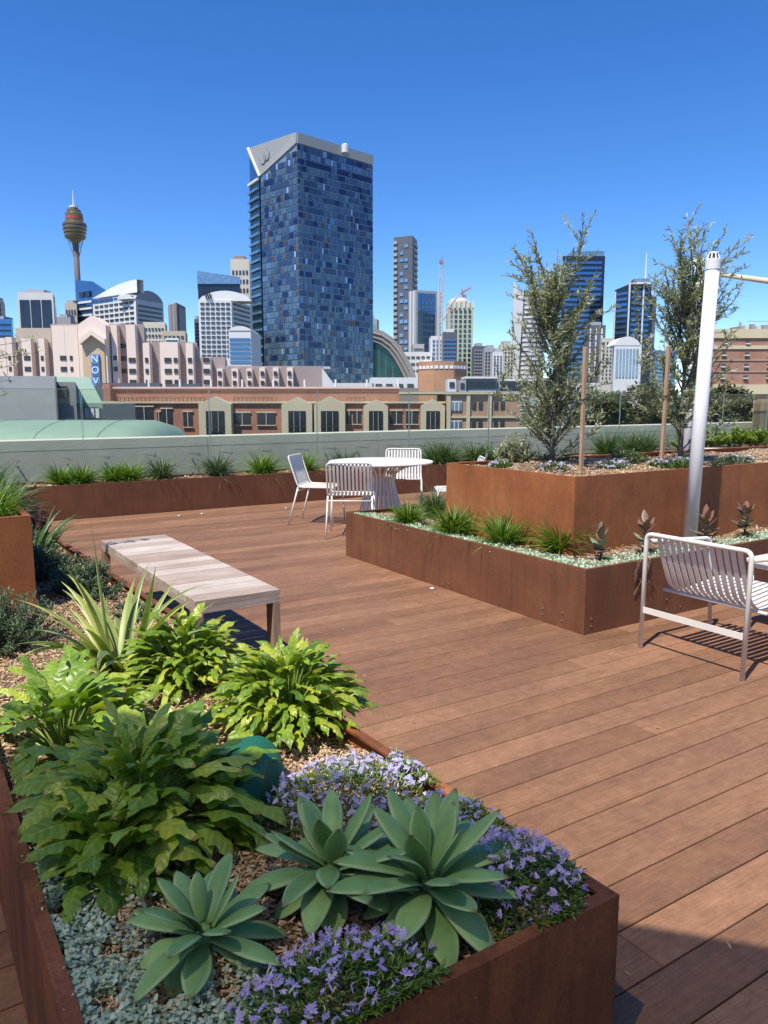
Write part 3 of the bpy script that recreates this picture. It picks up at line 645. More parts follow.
# ------------------------------------------------------------------ trailing runners on planter faces
mb=MB()
for k in range(7):
    x=4.08+U(-.07,.09); p=[(x,3.245,.425),(x+U(-.02,.02),3.222,.42),(x+U(-.04,.04),3.224,.33),(x+U(-.08,.08),3.226,.26+U(-.06,.04))]; mb.tube(curve(p,3),.0028,5)
r=empty('trailing_runner',(0,0,0),0,'dry brown runners hanging over the rim of the low middle planter','plant'); mb.build('stems',mat('dry_stem',(.2,.13,.09),None,9,.8),r)
mb=MB()
for k in range(26): leaf(mb,(4.08+U(-.09,.1),3.22,.42-U(0,.15)),U(3.5,6),U(-1,.3),.022,.012,.4,'spat',3)
mb.build('leaves',RED,r,True)
# ------------------------------------------------------------------ grass tufts
def tuft(x,y,z,n,L,label,m,seed,group=None,name='grass_tuft',wd=.007,spread=1.0,scale=1):
    rr=random.Random(seed); r=empty(name,(x,y,z),0,label,'grass tuft',group); mb=MB()
    for i in range(n):
        a=rr.uniform(0,6.283); e=rad(88)-abs(rr.gauss(0,.42))*spread; l=L*rr.uniform(.55,1.15); q=rr.uniform(0,.045)*L*5
        leaf(mb,(q*math.cos(a),q*math.sin(a),0),a+rr.uniform(-.4,.4),e,l,wd*rr.uniform(.7,1.2),rr.uniform(.5,1.7),'strap',6,.4,0,0,rr.random(),rr.uniform(-.6,.6))
    mb.build('blades',m,r,True); return r
g='bright green grass tufts in the low middle planter'
for (x,y),l,s in zip([(3.75,5.45),(3.78,4.85),(3.80,4.28),(3.97,3.85)],['farthest left of the bright grass tufts in the low middle planter, nearest the table','second bright grass tuft from the left in the low middle planter','third bright grass tuft from the left in the low middle planter','bright grass tuft in front of the corner of the tall orange planter'],(1,2,3,4)):
    tuft(x,y,.38,420,.30 if s!=1 else .26,l,GRAS,s,g,wd=.009,spread=1.35)
tuft(4.25,5.75,.38,300,.32,'darker green tuft behind the bright tufts, between the table and the orange planter',GRASD,9)
tuft(7.3,4.05-.5,.38,240,.42,'loose yellow green grass at the right edge in the low middle planter',GRAS,10,wd=.006,spread=1.5)
g='grass tufts in the planter along the back wall'
bk=[(60,472,'bright tuft by the back wall, leftmost',GRAS,.26),(82,472,'bright tuft by the back wall, second from left',GRAS,.25),(114,472,'bright tuft by the back wall, third from left',GRAS,.25),(131,471,'bright tuft by the back wall, fourth from left',GRAS,.26),(161,471,'grey green loose tuft by the back wall, left of centre',GREY,.3),(217,469,'dusty grey tuft by the back wall, above the bench',GREY,.33),(263,467,'pale wispy grass by the back wall, left of the white chair',GRAS,.33),(305,465,'pale wispy grass by the back wall, behind the left white chair',GRAS,.3),
(436,462,'dark green clump by the back wall, right of the round table',GRASD,.4),(448,462,'second dark green clump by the back wall, right of the round table',GRASD,.42),(474,460,'dark green tuft by the back wall, left of the first olive tree',GRASD,.36),(490,460,'low dark green tuft by the back wall, behind the tall planter',GRASD,.34),(345,464,'dim green tuft by the back wall, behind the round table',GRASD,.3),(632,452,'green tuft by the back wall, seen between the olive trees',GRASD,.5),(645,452,'second green tuft by the back wall, seen between the olive trees',GRASD,.5),(606,453,'green tuft by the back wall, right of the left stake',GRASD,.5)]
for i,(x,y,l,m,L) in enumerate(bk):
    p=Yp(x,y,10.3); tuft(p[0],10.3,.4,300,L*1.25,l,m,40+i,g,wd=.014,spread=1.5)
p=[(.44,4.5),(.5,4.85),(.3,4.7),(.5,5.25),(.42,5.7),(.5,6.3)]
for i,(x,y) in enumerate(p): tuft(x,y,.83,260,.3,['green grass at the front corner of the orange left box','dusty grass second from the front corner of the orange left box','green grass on the orange left box, at the frame edge','dusty grass on the orange left box, third from its front corner','green grass on the orange left box, second from the back','dusty grass on the orange left box, farthest back'][i],GREY if i%2 else GRAS,70+i,'grasses on the left box',wd=.006,spread=1.6)
# ------------------------------------------------------------------ small leaved shrubs
def shrub(x,y,z,rx,ry,h,n,ls,lw,m,label,seed,name='shrub',group=None,prof='lance',cat='shrub',ntw=60,up=.9):
    rr=random.Random(seed); r=empty(name,(x,y,z),0,label,cat,group); mb=MB(); st=MB(); per=max(4,n//ntw)
    for t in range(ntw):
        a=rr.uniform(0,6.283); q=math.sqrt(rr.random()); tip=Vector((rx*q*math.cos(a),ry*q*math.sin(a),h*(1-.55*q*q)*rr.uniform(.65,1.12)))
        b0=Vector((tip.x*.25,tip.y*.25,0)); mid=(b0+tip)/2+Vector((tip.x*.1,tip.y*.1,0)); st.tube([b0,mid,tip],[.004,.003,.0015],4,.5,False)
        for k in range(per):
            f=.35+.65*k/per; c=b0*(1-f)**2+mid*2*f*(1-f)+tip*f*f
            leaf(mb,c,k*2.4+a,rr.uniform(.2,1.1),ls*rr.uniform(.7,1.25),lw*rr.uniform(.8,1.2),rr.uniform(0,.8),prof,3,.2,0,0,rr.random())
    mb.build('leaves',m,r,True); st.build('twigs',BARK,r); return r
g='low grey green shrubs around the bench and the left box'
shrub(.32,3.72,.34,.34,.3,.27,6500,.024,.008,GREY,'grey green needle leaved shrub at the left edge in front of the orange box',51,group=g,ntw=150)
shrub(.88,4.5,.34,.2,.36,.22,5200,.026,.009,GREY,'grey green shrub beside the left side of the bench',52,group=g,ntw=130)
shrub(.75,5.15,.34,.2,.3,.22,3600,.028,.01,GREY,'small grey green shrub right of the orange box, in its shade',53,group=g,ntw=100)
shrub(1.0,3.9,.34,.12,.2,.1,1400,.022,.009,GREY,'lowest grey shrub by the near left bench leg',54,group=g,ntw=60)
shrub(.82,6.1,.34,.14,.25,.22,700,.025,.009,GREY,'dull shrub behind the left bench end',55,group=g,ntw=60)
shrub(.66,6.6,.34,.2,.4,.62,900,.07,.025,GRASD,'tall leafy shrub right of the orange left box',56,ntw=60)
shrub(.72,7.6,.34,.2,.5,.5,700,.07,.03,PHIL,'broad leaved shrub farther back beside the orange left box',57,ntw=50)
shrub(.86,6.3,.34,.13,.2,.52,420,.055,.022,RED,'maroon leaved plant near the far left corner of the deck',58,ntw=30)
tuft(.75,5.6,.34,60,.5,'dark strappy plant between the orange box and the bench',GRASD,59,wd=.03,spread=1.3,name='strappy_plant')
# reddish rubber plants
def rubber(x,y,z,s,label,seed):
    rr=random.Random(seed); r=empty('rubber_plant',(x,y,z),0,label,'plant','young reddish rubber plants in the low middle planter')
    st=MB(); st.tube([(0,0,0),(.01,0,.14*s),(.0,.01,.26*s)],[.009,.007,.004],6); st.build('stem',mat('red_stem',(.25,.1,.07),None,8,.6),r,True)
    for i in range(17):
        f=i/16; a=i*2.4+rr.uniform(-.3,.3); mb=MB(); up=f>.55
        leaf(mb,(0,0,(.04+.2*f)*s),a,rad(15+55*f)+rr.uniform(-.3,.3),(.135-.03*f)*s*rr.uniform(.75,1.1),.082*s*(1-.3*f),.5-.4*f,'lance',8,.25,0,0,rr.random())
        mb.build('leaf',RUBB if (up or rr.random()<.35) else RUBG,r,True)
for i,(x,y,l,s) in enumerate(((3.95,3.47,'reddish leaved plant in front of the planter corner, leftmost of its kind',.85),(4.4,3.47,'reddish leaved plant left of the white pole',.95),(4.95,3.38,'reddish leaved plant right in front of the white pole',.95),(5.58,3.47,'thin reddish plant right of the white pole',.95))): rubber(x,y,.38,s,l,90+i)
# small purple flower mats in upper planter
SM=[(4.33,4.3,.17,.15,'flower mat left of the left stake in the tall planter'),(4.14,4.7,.12,.13,'small flower mat at the left end of the tall planter'),(4.9,4.2,.2,.13,'green and violet mat right of the left stake'),(5.6,4.08,.17,.12,'flower mat in front of the right olive tree'),(6.35,4.08,.25,.12,'flower mat right of the white pole on the tall planter'),(5.25,4.05,.1,.1,'tiny flower mat by the right stake'),(7.2,4.08,.3,.14,'flower mat near the right edge on the tall planter')]
for i,(x,y,rx,ry,l) in enumerate(SM):
    scaev(x,y,.9,rx,ry,.075,900,46,1 if i%2 else 2,l,60+i,1.9,.034,m=GREY if i%2==0 else SCAE)
# ------------------------------------------------------------------ olive trees
def olive(x,y,z,Ht,R,label,seed,nb=26,lean=0):
    rr=random.Random(seed); r=empty('olive_tree',(x,y,z),0,label,'tree','young olive trees in the tall planter'); tk=MB(); lf=MB()
    th=Ht*.2
    tk.tube([(0,0,-.02),(.01,.0,th*.6),(.0,.01,th),(.02,0,Ht*.45),(.0,.0,Ht*.8)],[.022,.019,.016,.011,.004],8)
    for i in range(nb):
        f=rr.random()**1.1; z0=th*.12+(Ht*.62)*f*.92; a=i*2.4+rr.uniform(-.4,.4); e=rad(rr.uniform(40,76)); L=Ht*rr.uniform(.2,.38)*(1.0-.12*f)
        if f<.35: e=rad(rr.uniform(5,65)); L*=.95
        pts=[Vector((0,0,z0))]; d=Vector((math.cos(a)*math.cos(e),math.sin(a)*math.cos(e),math.sin(e)))
        for k in range(7):
            d=(d+Vector((rr.gauss(0,.12),rr.gauss(0,.12),(.12 if k<4 else -.02)))).normalized(); pts.append(pts[-1]+d*L/7)
        # keep in radius
        for p in pts:
            q=math.hypot(p.x,p.y)
            lim=R*1.0
            if q>lim: p.x*=lim/q; p.y*=lim/q
        tk.tube(pts,[.007*(1-k/8)+.0015 for k in range(8)],5)
        tw=[pts]
        for s in range(rr.randint(4,6)):
            k=rr.randint(1,6); b=pts[k]; d2=(pts[k]-pts[k-1]).normalized(); d2=(d2+Vector((rr.gauss(0,.6),rr.gauss(0,.6),rr.uniform(-.3,.4)))).normalized(); l2=L*rr.uniform(.25,.5); q=[b]
            for m in range(4): d2=(d2+Vector((rr.gauss(0,.1),rr.gauss(0,.1),.1 if rr.random()<.5 else -.16))).normalized(); v_=q[-1]+d2*l2/4; h_=math.hypot(v_.x,v_.y); v_=Vector((v_.x*min(1,R*1.08/max(h_,.01)),v_.y*min(1,R*1.08/max(h_,.01)),v_.z)); q.append(v_)
            tk.tube(q,[.003,.0026,.0022,.0018,.0012],4); tw.append(q)
        for q in tw:
            tot=sum((q[j+1]-q[j]).length for j in range(len(q)-1)); n=int(tot/.008)
            for j in range(n):
                t=(j+.5)/n*(len(q)-1); i0=int(t); 
                if q is pts and t<1.0: continue
                c=q[i0].lerp(q[min(i0+1,len(q)-1)],t-i0); dd=(q[min(i0+1,len(q)-1)]-q[i0]); az=math.atan2(dd.y,dd.x); aa=az+rr.uniform(-1.6,1.6)
                rn=rr.gauss(.38,.2); rn=.95 if rr.random()<.2 else min(.8,max(0,rn))
                leaf(lf,c,aa,rr.uniform(-.2,1.35),rr.uniform(.036,.06),rr.uniform(.010,.015),rr.uniform(-.1,.5),'lance',2,.15,0,0,rn,rr.uniform(-1,1))
    tk.build('trunk',BARK,r,True); lf.build('crown',OLIV,r); r.rotation_euler=(0,lean,0); return r
p=Yp(551,455,4.55); zt=Yp(560,197,4.55)[2]
olive(p[0],4.55,.9,(zt-.9)*1.02,.44,'left olive tree with an airy grey green crown in the tall planter',101,64)
p=Yp(680,452,4.4); zt=Yp(688,205,4.4)[2]
olive(p[0],4.4,.9,(zt-.9)*1.12,.42,'right olive tree with sparse branches behind the white pole',205,60)
shrub(4.46,4.9,.88,.22,.16,.3,1000,.045,.014,OLIV,'silver leaved bush at the left end of the tall planter',61,ntw=60)
shrub(4.75,4.75,.88,.2,.2,.16,700,.03,.014,GRASD,'low dark green bush at the foot of the left olive tree',62,ntw=50)
shrub(5.5,4.6,.88,.3,.2,.16,700,.03,.014,GRASD,'low dark green bush between the two olive trees',63,ntw=50)
def stake(x,yb,yt,Y,label,lean=0):
    a=Yp(x,yb,Y); zt=Yp(x,yt,Y)[2]; r=empty('timber_stake',(a[0],Y,.85),0,label,'stake','timber stakes for the olive trees'); m=MB(); m.bbox(-.0125,.0125,-.0125,.0125,0,zt-.85,.004); o=m.build('post',STAKE,r)
    m=MB(); z=(zt-.85)*.62; m.tube([(.0,-.03,z),(.03,.0,z+.01),(.0,.03,z),(-.03,0,z-.01),(0,-.03,z)],.006,5); m.build('tie',DARK,r); r.rotation_euler=(0,lean,0)
stake(581,468,347,4.08,'left timber stake beside the left olive tree'); stake(661,468,345,4.05,'right timber stake left of the right olive tree',.02)
r=empty('plank',(5.32,4.62,.93),0,'short grey board lying on the mulch behind the right stake','board'); r.rotation_euler=(0,0,-.35); m=MB(); m.bbox(-.2,.2,-.05,.05,0,.02,.002); m.build('board',mat('grey_board',(.34,.31,.28),None,6,.7),r)
r=empty('plant_tag',(4.16,4.93,.95),.4,'small white plant tag stuck in the tall planter near its left end','tag'); m=MB(); m.prism([(-.015,-.001),(.015,-.001),(.015,.001),(-.015,.001)],0,.075); m.build('card',WHITE,r); r.rotation_euler=(.2,.35,.4)
# overhanging twigs at left edge
def twigs():
    p=P(-30,380,1.3) if False else (-.05,5.2,.83)
    r=empty('overhanging_shrub',(.02,5.0,.83),0,'pale leaved twigs reaching in from the left edge above the grasses','shrub'); st=MB(); lf=MB(); rr=random.Random(3)
    for tx,ty in ((30,340),(38,352),(14,365),(8,380),(20,352),(-10,360),(-20,400),(6,395)):
        t=Yp(tx,ty,5.3); tip=Vector(t)-r.location; b0=Vector((-.25+rr.uniform(-.1,.1),.1,0)); mid=Vector((b0.x+(tip.x-b0.x)*.3,tip.y*.5,tip.z*.75)); c=curve([b0,mid,tip],6); st.tube(c,[.006*(1-k/(len(c)+2)) for k in range(len(c))],5)
        for k,q in enumerate(c[3:]):
            for j in range(7): leaf(lf,q+Vector((rr.gauss(0,.012),rr.gauss(0,.012),rr.gauss(0,.01))),rr.uniform(0,6.28),rr.uniform(0,1.2),.055*rr.uniform(.7,1.2),.012,.4,'lance',3,.2,0,0,rr.uniform(.5,1))
    st.build('twigs',BARK,r); lf.build('leaves',OLIV,r,True)
twigs()
# hedge on the right, timber fence
for i in range(6):
    p=Yp(690+i*22,442,10.25); shrub(p[0],10.25,.4,.55,.3,.48,1300,.08,.035,HEDG,'yellow green hedge bush by the back wall, %s'%['first from the white pole','second from the white pole','third from the white pole','fourth from the white pole','fifth, before the timber fence','last, at the right edge'][i],300+i,group='yellow green hedge bushes by the back wall',ntw=50)
r=empty('timber_fence',(18.0,10.75,0),0,'pale vertical timber board fence at the right edge behind the hedge','fence'); m=MB(); x=-.45
fx=Yp(752,435,10.75)[0]-18.0; x=fx
while x<9: m.bbox(x,x+.135,0,.02,.3,1.47+.012*(x-fx),.003,U(0,1)); x+=.145
m.build('boards',rndmat('fence_boards',[(0,(.42,.29,.17)),(1,(.58,.43,.27))],.75,5),r); m=MB(); m.box(fx,9,.021,.06,.5,.58); m.box(fx,9,.021,.06,1.2,1.28); m.build('rails',STAKE,r)
# ------------------------------------------------------------------ added, unseen: sail to shade the foreground, wall behind camera to bounce light
d=Vector((.68,-.74)).normalized(); nn=Vector((.74,.68)).normalized()
hz=3.5; k=hz/math.tan(SUN_EL); e0=Vector((1.616,1.31))-Vector((.932,.363))*k
e0=e0-nn*.0
def sailmat():
    m,nt,b=nodes('added_sail_fabric'); nt.nodes.remove(b); t=N(nt,'ShaderNodeBsdfTransparent'); t.inputs[0].default_value=(1,.97,.92,1)
    d_=N(nt,'ShaderNodeBsdfDiffuse'); d_.inputs[0].default_value=(.8,.77,.7,1); l=N(nt,'ShaderNodeBsdfTranslucent'); l.inputs[0].default_value=(.8,.75,.66,1)
    a=N(nt,'ShaderNodeMixShader'); a.inputs[0].default_value=.5; nt.links.new(d_.outputs[0],a.inputs[1]); nt.links.new(l.outputs[0],a.inputs[2])
    b_=N(nt,'ShaderNodeMixShader'); b_.inputs[0].default_value=.4; nt.links.new(a.outputs[0],b_.inputs[1]); nt.links.new(t.outputs[0],b_.inputs[2]); nt.links.new(b_.outputs[0],nt.nodes['Material Output'].inputs[0]); return m
r=empty('added_shade_sail',(e0.x,e0.y,0),0,'added cream woven sail, unseen over the camera position, that shades the foreground','shade sail')
q=[d*-5,d*5,d*5-nn*2.6,d*-5-nn*2.6]; m=MB(); m.prism([(v.x,v.y) for v in q],hz,hz+.004); m.build('fabric',sailmat(),r)
for s_ in (-5.05,5.05):
    for k_ in (.02,-2.65):
        v=d*s_+nn*k_; m=MB(); m.tube([(v.x,v.y,0),(v.x,v.y,hz+.1)],.05,12); m.build('post',WHITE,r)
r=empty('added_bounce_wall',(e0.x,e0.y,0),0,'added pale rendered wall, unseen behind the camera, that bounces light','wall'); q=[d*-7-nn*4.3,d*7-nn*4.3,d*7-nn*4.6,d*-7-nn*4.6]; m=MB(); m.prism([(v.x,v.y) for v in q],0,3.9); m.build('render_face',mat('pale_render',(.66,.64,.6),None,2,.85),r)  # wall added out of view to bounce light into the foreground
# ------------------------------------------------------------------ the city
UNITW={}
def unitmesh(m,name):
    if (m.name,name) not in UNITW:
        mb=MB(); mb.box(-.5,.5,-.5,.5,-.5,.5,.5); o=mb.build(name,m); UNITW[(m.name,name)]=o.data; bpy.data.objects.remove(o)
    return UNITW[(m.name,name)]
class Bld:
    def __init__(s,name,x,D,label,cat='building',group=None,y=401):
        s.y=y; s.l0,_=LZ(x,y,D); s.D=D; s.r=empty(name,(s.l0*RX+D*FX,s.l0*RY+D*FY,GZ),-YAW,label,cat,group)
    def pt(s,x,D,y=None): l,z=LZ(x,s.y if y is None else y,D); return (l-s.l0,D-s.D)
    def z(s,y,D,x=384): return LZ(x,y,D)[1]-GZ
    def poly(s,part,m,pts,y,z0=0,parent=None,yD=None,zt=None):     # pts [(xpx,D)...] ccw from above
        mb=MB(); pl=[s.pt(*p) for p in pts]; z1=zt if zt is not None else s.z(y,yD or pts[0][1])
        ar=sum(pl[i][0]*pl[(i+1)%len(pl)][1]-pl[(i+1)%len(pl)][0]*pl[i][1] for i in range(len(pl)))
        if ar<0: pl=pl[::-1]; z1=z1[::-1] if isinstance(z1,list) else z1
        mb.prism(pl,z0,z1); return mb.build(part,m,parent or s.r)
    def box(s,part,m,x0,x1,yt,D,th,yb=None,parent=None):
        z0=0 if yb is None else s.z(yb,D); a=s.pt(x0,D)[0]; b=s.pt(x1,D)[0]; y=D-s.D; mb=MB(); mb.box(a,b,y,y+th,z0,s.z(yt,D)); return mb.build(part,m,parent or s.r)
    def face(s,A,B,yt,yb,cols,rows,wf,hf,m,name='window',skip=None,inset=.05,proud=.12,yA=True,jit=0):
        a=Vector(s.pt(*A)); b=Vector(s.pt(*B)); zt=s.z(yt,A[1]); zb=s.z(yb,A[1]); d=(b-a); L=d.length; d.normalize(); n=Vector((d.y,-d.x)); ang=math.atan2(d.y,d.x)
        L2=L*(1-2*inset); a2=a+d*L*inset; cw=L2/cols; rh=(zt-zb)/rows; me=unitmesh(m,name)
        for j in range(rows):
            for i in range(cols):
                if skip and skip(i,j): continue
                c=a2+d*(cw*(i+.5))+n*(proud*.5-.01); o=bpy.data.objects.new(name,me); C.objects.link(o); o.parent=s.r
                o.location=(c.x,c.y,zt-rh*(j+.5)); o.rotation_euler=(0,0,ang); o.scale=(cw*wf,proud,rh*hf)
def bldg_box(name,x0,x1,yt,D,th,m,label,wm=None,cols=1,rows=0,wf=.9,hf=.4,ytop=None,ybot=None,cat='office tower',group=None,roof=None,wname='window_band',side=True,inset=.05):
    b=Bld(name,(x0+x1)/2,D,label,cat,group,y=(yt+min(370,yt+60))/2); sg=1 if x1<384 else -1; th=min(th,D*.05)
    b.poly('wall',m,[(x0-(2 if sg<0 else 0),D+(th if sg<0 else 0)),(x0,D),(x1,D),(x1+(2 if sg>0 else -1),D+th)]+([(x0+1,D+th)] if sg>0 else []),yt,yD=D)
    if wm and rows:
        b.face((x0,D),(x1,D),ytop or yt+3,ybot or 392,cols,rows,wf,hf,wm,wname,inset=inset,proud=.4 if D>150 else .1)
        if False:
            l=b.pt(x1,D); mb=0
            # right hand side face
            a=Vector(b.pt(x1,D)); me=unitmesh(wm,'side_band'); zt=b.z(ytop or yt+3,D); zb=b.z(ybot or 392,D); rh=(zt-zb)/rows
            for j in range(rows):
                o=bpy.data.objects.new('side_band',me); C.objects.link(o); o.parent=b.r; o.location=(a.x,a.y+th/2,zt-rh*(j+.5)); o.scale=(.4,th*.9,rh*hf)
    roof=roof or (GR if cat=='office tower' and rows else None)
    if roof: b.box('roof_plant',roof,x0+(x1-x0)*.2,x1-(x1-x0)*.25,yt-3,D+th*.2,th*.5)
    return b
W_=mat('office_white',(.68,.68,.66),(.6,.6,.58),.05,.7); GR=mat('office_grey',(.36,.37,.38),(.3,.31,.32),.05,.7); CRM=mat('office_cream',(.6,.55,.44),(.52,.48,.4),.05,.7)
BEI=mat('office_beige',(.5,.43,.33),(.42,.36,.28),.05,.8); BRN=mat('office_brown',(.27,.22,.19),(.22,.18,.16),.05,.8); DKG=mat('office_charcoal',(.12,.13,.15),(.09,.1,.12),.05,.5)
GDK=glazing('glass_dark',(.04,.055,.075)); GBL=glazing('glass_blue',(.10,.22,.38),.08,.7,(.06,.14,.27),.05); GGR=glazing('glass_green',(.05,.12,.12),.1,.6); GLT=glazing('glass_light',(.3,.42,.52),.15,.6)
GWIN=glazing('glass_window',(.07,.075,.085),.15,.2)
# far towers, left to right
bldg_box('office_tower',-30,4.5,299,520,40,DKG,'dark glass tower cut by the left edge of the photo',GDK,1,9,.95,.6,ytop=302,ybot=345)
bldg_box('office_tower',-20,14,319,430,30,GBL,'blue glass block at the left edge below the dark tower',GDK,3,4,.9,.35,ytop=322,ybot=345)
b=bldg_box('office_tower',19,54.5,292.5,400,44,mat('panel_frame_white',(.62,.6,.58),None,.05,.7),'boxy white framed tower with three tall dark glass panels',GDK,3,1,.86,1.0,ytop=300,ybot=330,wname='dark_panel',side=False,inset=.04)
b.face((54.8,400.2),(57.4,440),300,330,1,1,.85,1,GDK,'side_panel')
bldg_box('apartment_block',66,78,303,470,26,BEI,'narrow beige block left of the round turret tower shaft',GWIN,4,7,.5,.4)
bldg_box('apartment_block',58,72,317,440,26,GR,'low grey block left of the shaft of the turret tower',GWIN,4,4,.6,.4)
# turret tower
b=Bld('observation_tower',76,1000,'tall observation tower with a golden turret and thin spire','tower',y=250)
def zz(y): return b.z(y,1000)
m=MB(); m.lathe([(3.8,0),(3.6,zz(300)),(3.4,zz(241))],n=16); m.build('shaft',mat('shaft_grey',(.13,.12,.13),None,.05,.7),b.r,True)
m=MB(); m.lathe([(3.6,zz(244)),(8,zz(239.6)),(12,zz(238.5)),(13.2,zz(233)),(14.2,zz(228)),(14,zz(223.5)),(10.5,zz(222)),(10.5,zz(214)),(8.5,zz(213)),(8.2,zz(210)),(5,zz(209.5)),(4.6,zz(208)),(.5,zz(208))],n=32); gold=mat('turret_gold',(.27,.19,.09),(.2,.14,.07),.08,.35,0,.5); m.build('turret',gold,b.r)
for k,(y0,y1,rr) in enumerate(((237.5,236.6,12.7),(234,233,13.4),(230.5,229.5,14.1),(226.6,225.8,14.4),(219.5,217.5,10.7))):
    m=MB(); m.lathe([(rr,zz(y0)),(rr,zz(y1))],n=32); m.build('window_ring',GDK if k<4 else mat('red_band',(.5,.08,.06),None,1,.6),b.r)
m=MB(); m.lathe([(5.2,zz(208)),(5.2,zz(206)),(3,zz(205.5)),(1,zz(205))],n=16); m.build('turret_cap',W_,b.r); m=MB(); m.tube([(0,0,zz(206)),(0,0,zz(198)),(0,0,zz(190.5))],[1.1,.8,.35],8); m.build('spire',W_,b.r)
m=MB()
for k in range(16):
    a=2*math.pi*k/16; m.tube([(13*math.cos(a),13*math.sin(a),zz(229)),(3.9*math.cos(a+.4),3.9*math.sin(a+.4),zz(256))],.22,4)
m.build('stay_cables',GR,b.r)
# blue glass with slanted top
b=Bld('office_tower',92,480,'sky blue glass tower with a slanted top behind the white curved roof block','office tower',y=305)
p1=[(77,480),(94,470),(113,500),(96,512)]; b.poly('curtain_wall',GBL,p1,281,zt=[b.z(280,480),b.z(284,480),b.z(290,480),b.z(285,480)])
b.face((77.5,479.6),(93.5,469.7),300,345,1,7,.95,.3,W_,'spandrel',proud=.5); b.face((79,479),(92,470.2),292,299,2,1,.8,.8,GDK,'dark_window',proud=.5)
# white office with curved roofs
b=Bld('office_building',128,420,'white office block with curved barrel roofs and bands of windows','office building',y=310)
b.poly('wall',W_,[(93,430),(136,405),(163.5,425),(120,450)],298.5,yD=405)
b.face((93.5,429.7),(136,405),300,345,8,9,.72,.42,GWIN,proud=.35,inset=.03,skip=lambda i,j:False)
b2=b
me=unitmesh(GWIN,'window_band')
b.face((136.4,405),(163.2,425),303,345,1,9,.94,.42,GWIN,'window_band',proud=.35,inset=.04)
m=MB()
def arch(b,A,B,ybase,ytop,depth,part,mt,n=14,k=1.0):
    a=Vector(b.pt(*A)); c=Vector(b.pt(*B)); dd=(c-a); L=dd.length; d=dd.normalized(); nr=Vector((-d.y,d.x)); z0=b.z(ybase,A[1]); h=b.z(ytop,A[1])-z0
    vs=[];
    for i in range(n+1):
        t=i/n; p=a+dd*t; z=z0+h*math.sin(math.pi*t*k)**.6 if k==1 else z0+h*math.sin(math.pi/2*t)
        vs+=[(p.x,p.y,z),(p.x+nr.x*depth,p.y+nr.y*depth,z)]
    o=len(vs); vs+=[(a.x,a.y,z0-.1),(a.x+nr.x*depth,a.y+nr.y*depth,z0-.1),(c.x,c.y,z0-.1),(c.x+nr.x*depth,c.y+nr.y*depth,z0-.1)]
    fs=[(2*i,2*i+1,2*i+3,2*i+2) for i in range(n)]+[tuple([o]+[2*i for i in range(n+1)]+[o+2])[::-1],tuple([o+1]+[2*i+1 for i in range(n+1)]+[o+3])]
    m=MB(); m.add(vs,fs); return m.build(part,mt,b.r)
arch(b,(93,429),(138,404),298.5,286.5,4,'barrel_roof',mat('roof_white',(.8,.8,.78),None,.05,.5),k=.5)
arch(b,(136,404.5),(163.5,425),298.5,288,12,'barrel_roof_right',GR)
m=MB()
b=Bld('office_tower',177,500,'slim brown grey tower with a darker right side','office tower',y=320); b.poly('wall',BRN,[(168.5,510),(177,496),(186,520),(177.5,534)],302.5,yD=496); b.face((177,496),(186,520),306,345,1,1,.8,1,DKG,'dark_side',proud=.5); b.face((168.5,510),(177,496),306,345,2,1,.3,1,GR,'ribs',proud=.5)
bldg_box('apartment_block',163,186,331,330,24,BEI,'low beige terraced block behind the pink hotel',GWIN,5,3,.6,.4,ytop=334,ybot=352,cat='apartment block')
bldg_box('apartment_block',144,166,322,360,20,CRM,'cream low block right below the curved roof office',GWIN,6,4,.55,.4,ytop=326,ybot=352,cat='apartment block')
bldg_box('office_block',166,179,338,280,18,W_,'small white banded block in front of the slim brown tower',GGR,1,5,.95,.45,ytop=339,ybot=360,cat='office block')
# blue top tower, beige tower
b=Bld('office_tower',215,640,'dark blue glass tower with a white sloping glass crown left of the big tower','office tower',y=290); b.poly('curtain_wall',GDK,[(198,640),(240,640),(240,670),(198,670)],278,zt=[b.z(281,640),b.z(284,640),b.z(284,640),b.z(281,640)]); b.poly('crown',GLT,[(197.5,639),(240.5,639),(240.5,671),(197.5,671)],272,z0=b.z(284,640),zt=[b.z(271,640),b.z(277,640),b.z(277,640),b.z(271,640)])
bldg_box('office_tower',195,200,319,560,14,DKG,'thin charcoal tower just left of the white window grid office',GDK,1,8,.9,.5,ybot=350)
bldg_box('office_tower',231,250,259,700,30,CRM,'beige tower with a flat dark crown partly hidden by the big tower',GWIN,5,14,.55,.45,roof=BRN,ytop=268)
# white office 2
b=Bld('office_building',222,300,'white office block with a grid of dark windows and domed top','office building',y=325)
b.poly('wall',W_,[(199,300),(232,300),(251,318),(218,318)],300,yD=300); b.face((199.5,300),(232,300),301.5,358,6,12,.74,.45,GWIN,proud=.3,inset=.03); b.face((232.3,300.3),(251,318),301.5,358,1,12,.95,.45,GWIN,'window_band',proud=.3)
arch(b,(199,300),(252,301),300.5,290.5,9,'barrel_roof',mat('roof_white',(.8,.8,.78)))
m=MB(); a=b.pt(209,299.6); z=b.z(296,300)
m.tube([(a[0]-1.3+2.6*i/16,a[1]-.2,z+(1.2*math.sin(i*1.2))) for i in range(17)],.18,5); m.build('emblem',GDK,b.r)
b=Bld('office_building',239,250,'lower white block with blue window bands against the big glass tower','office building',y=345); b.box('wall',W_,229,251,330,250,20); b.face((229,250),(251,250),337,364,1,6,.97,.5,GBL,'window_band',proud=.3,inset=.02); arch(b,(229,249.8),(251,249.8),330.3,326,18,'barrel_roof',W_)
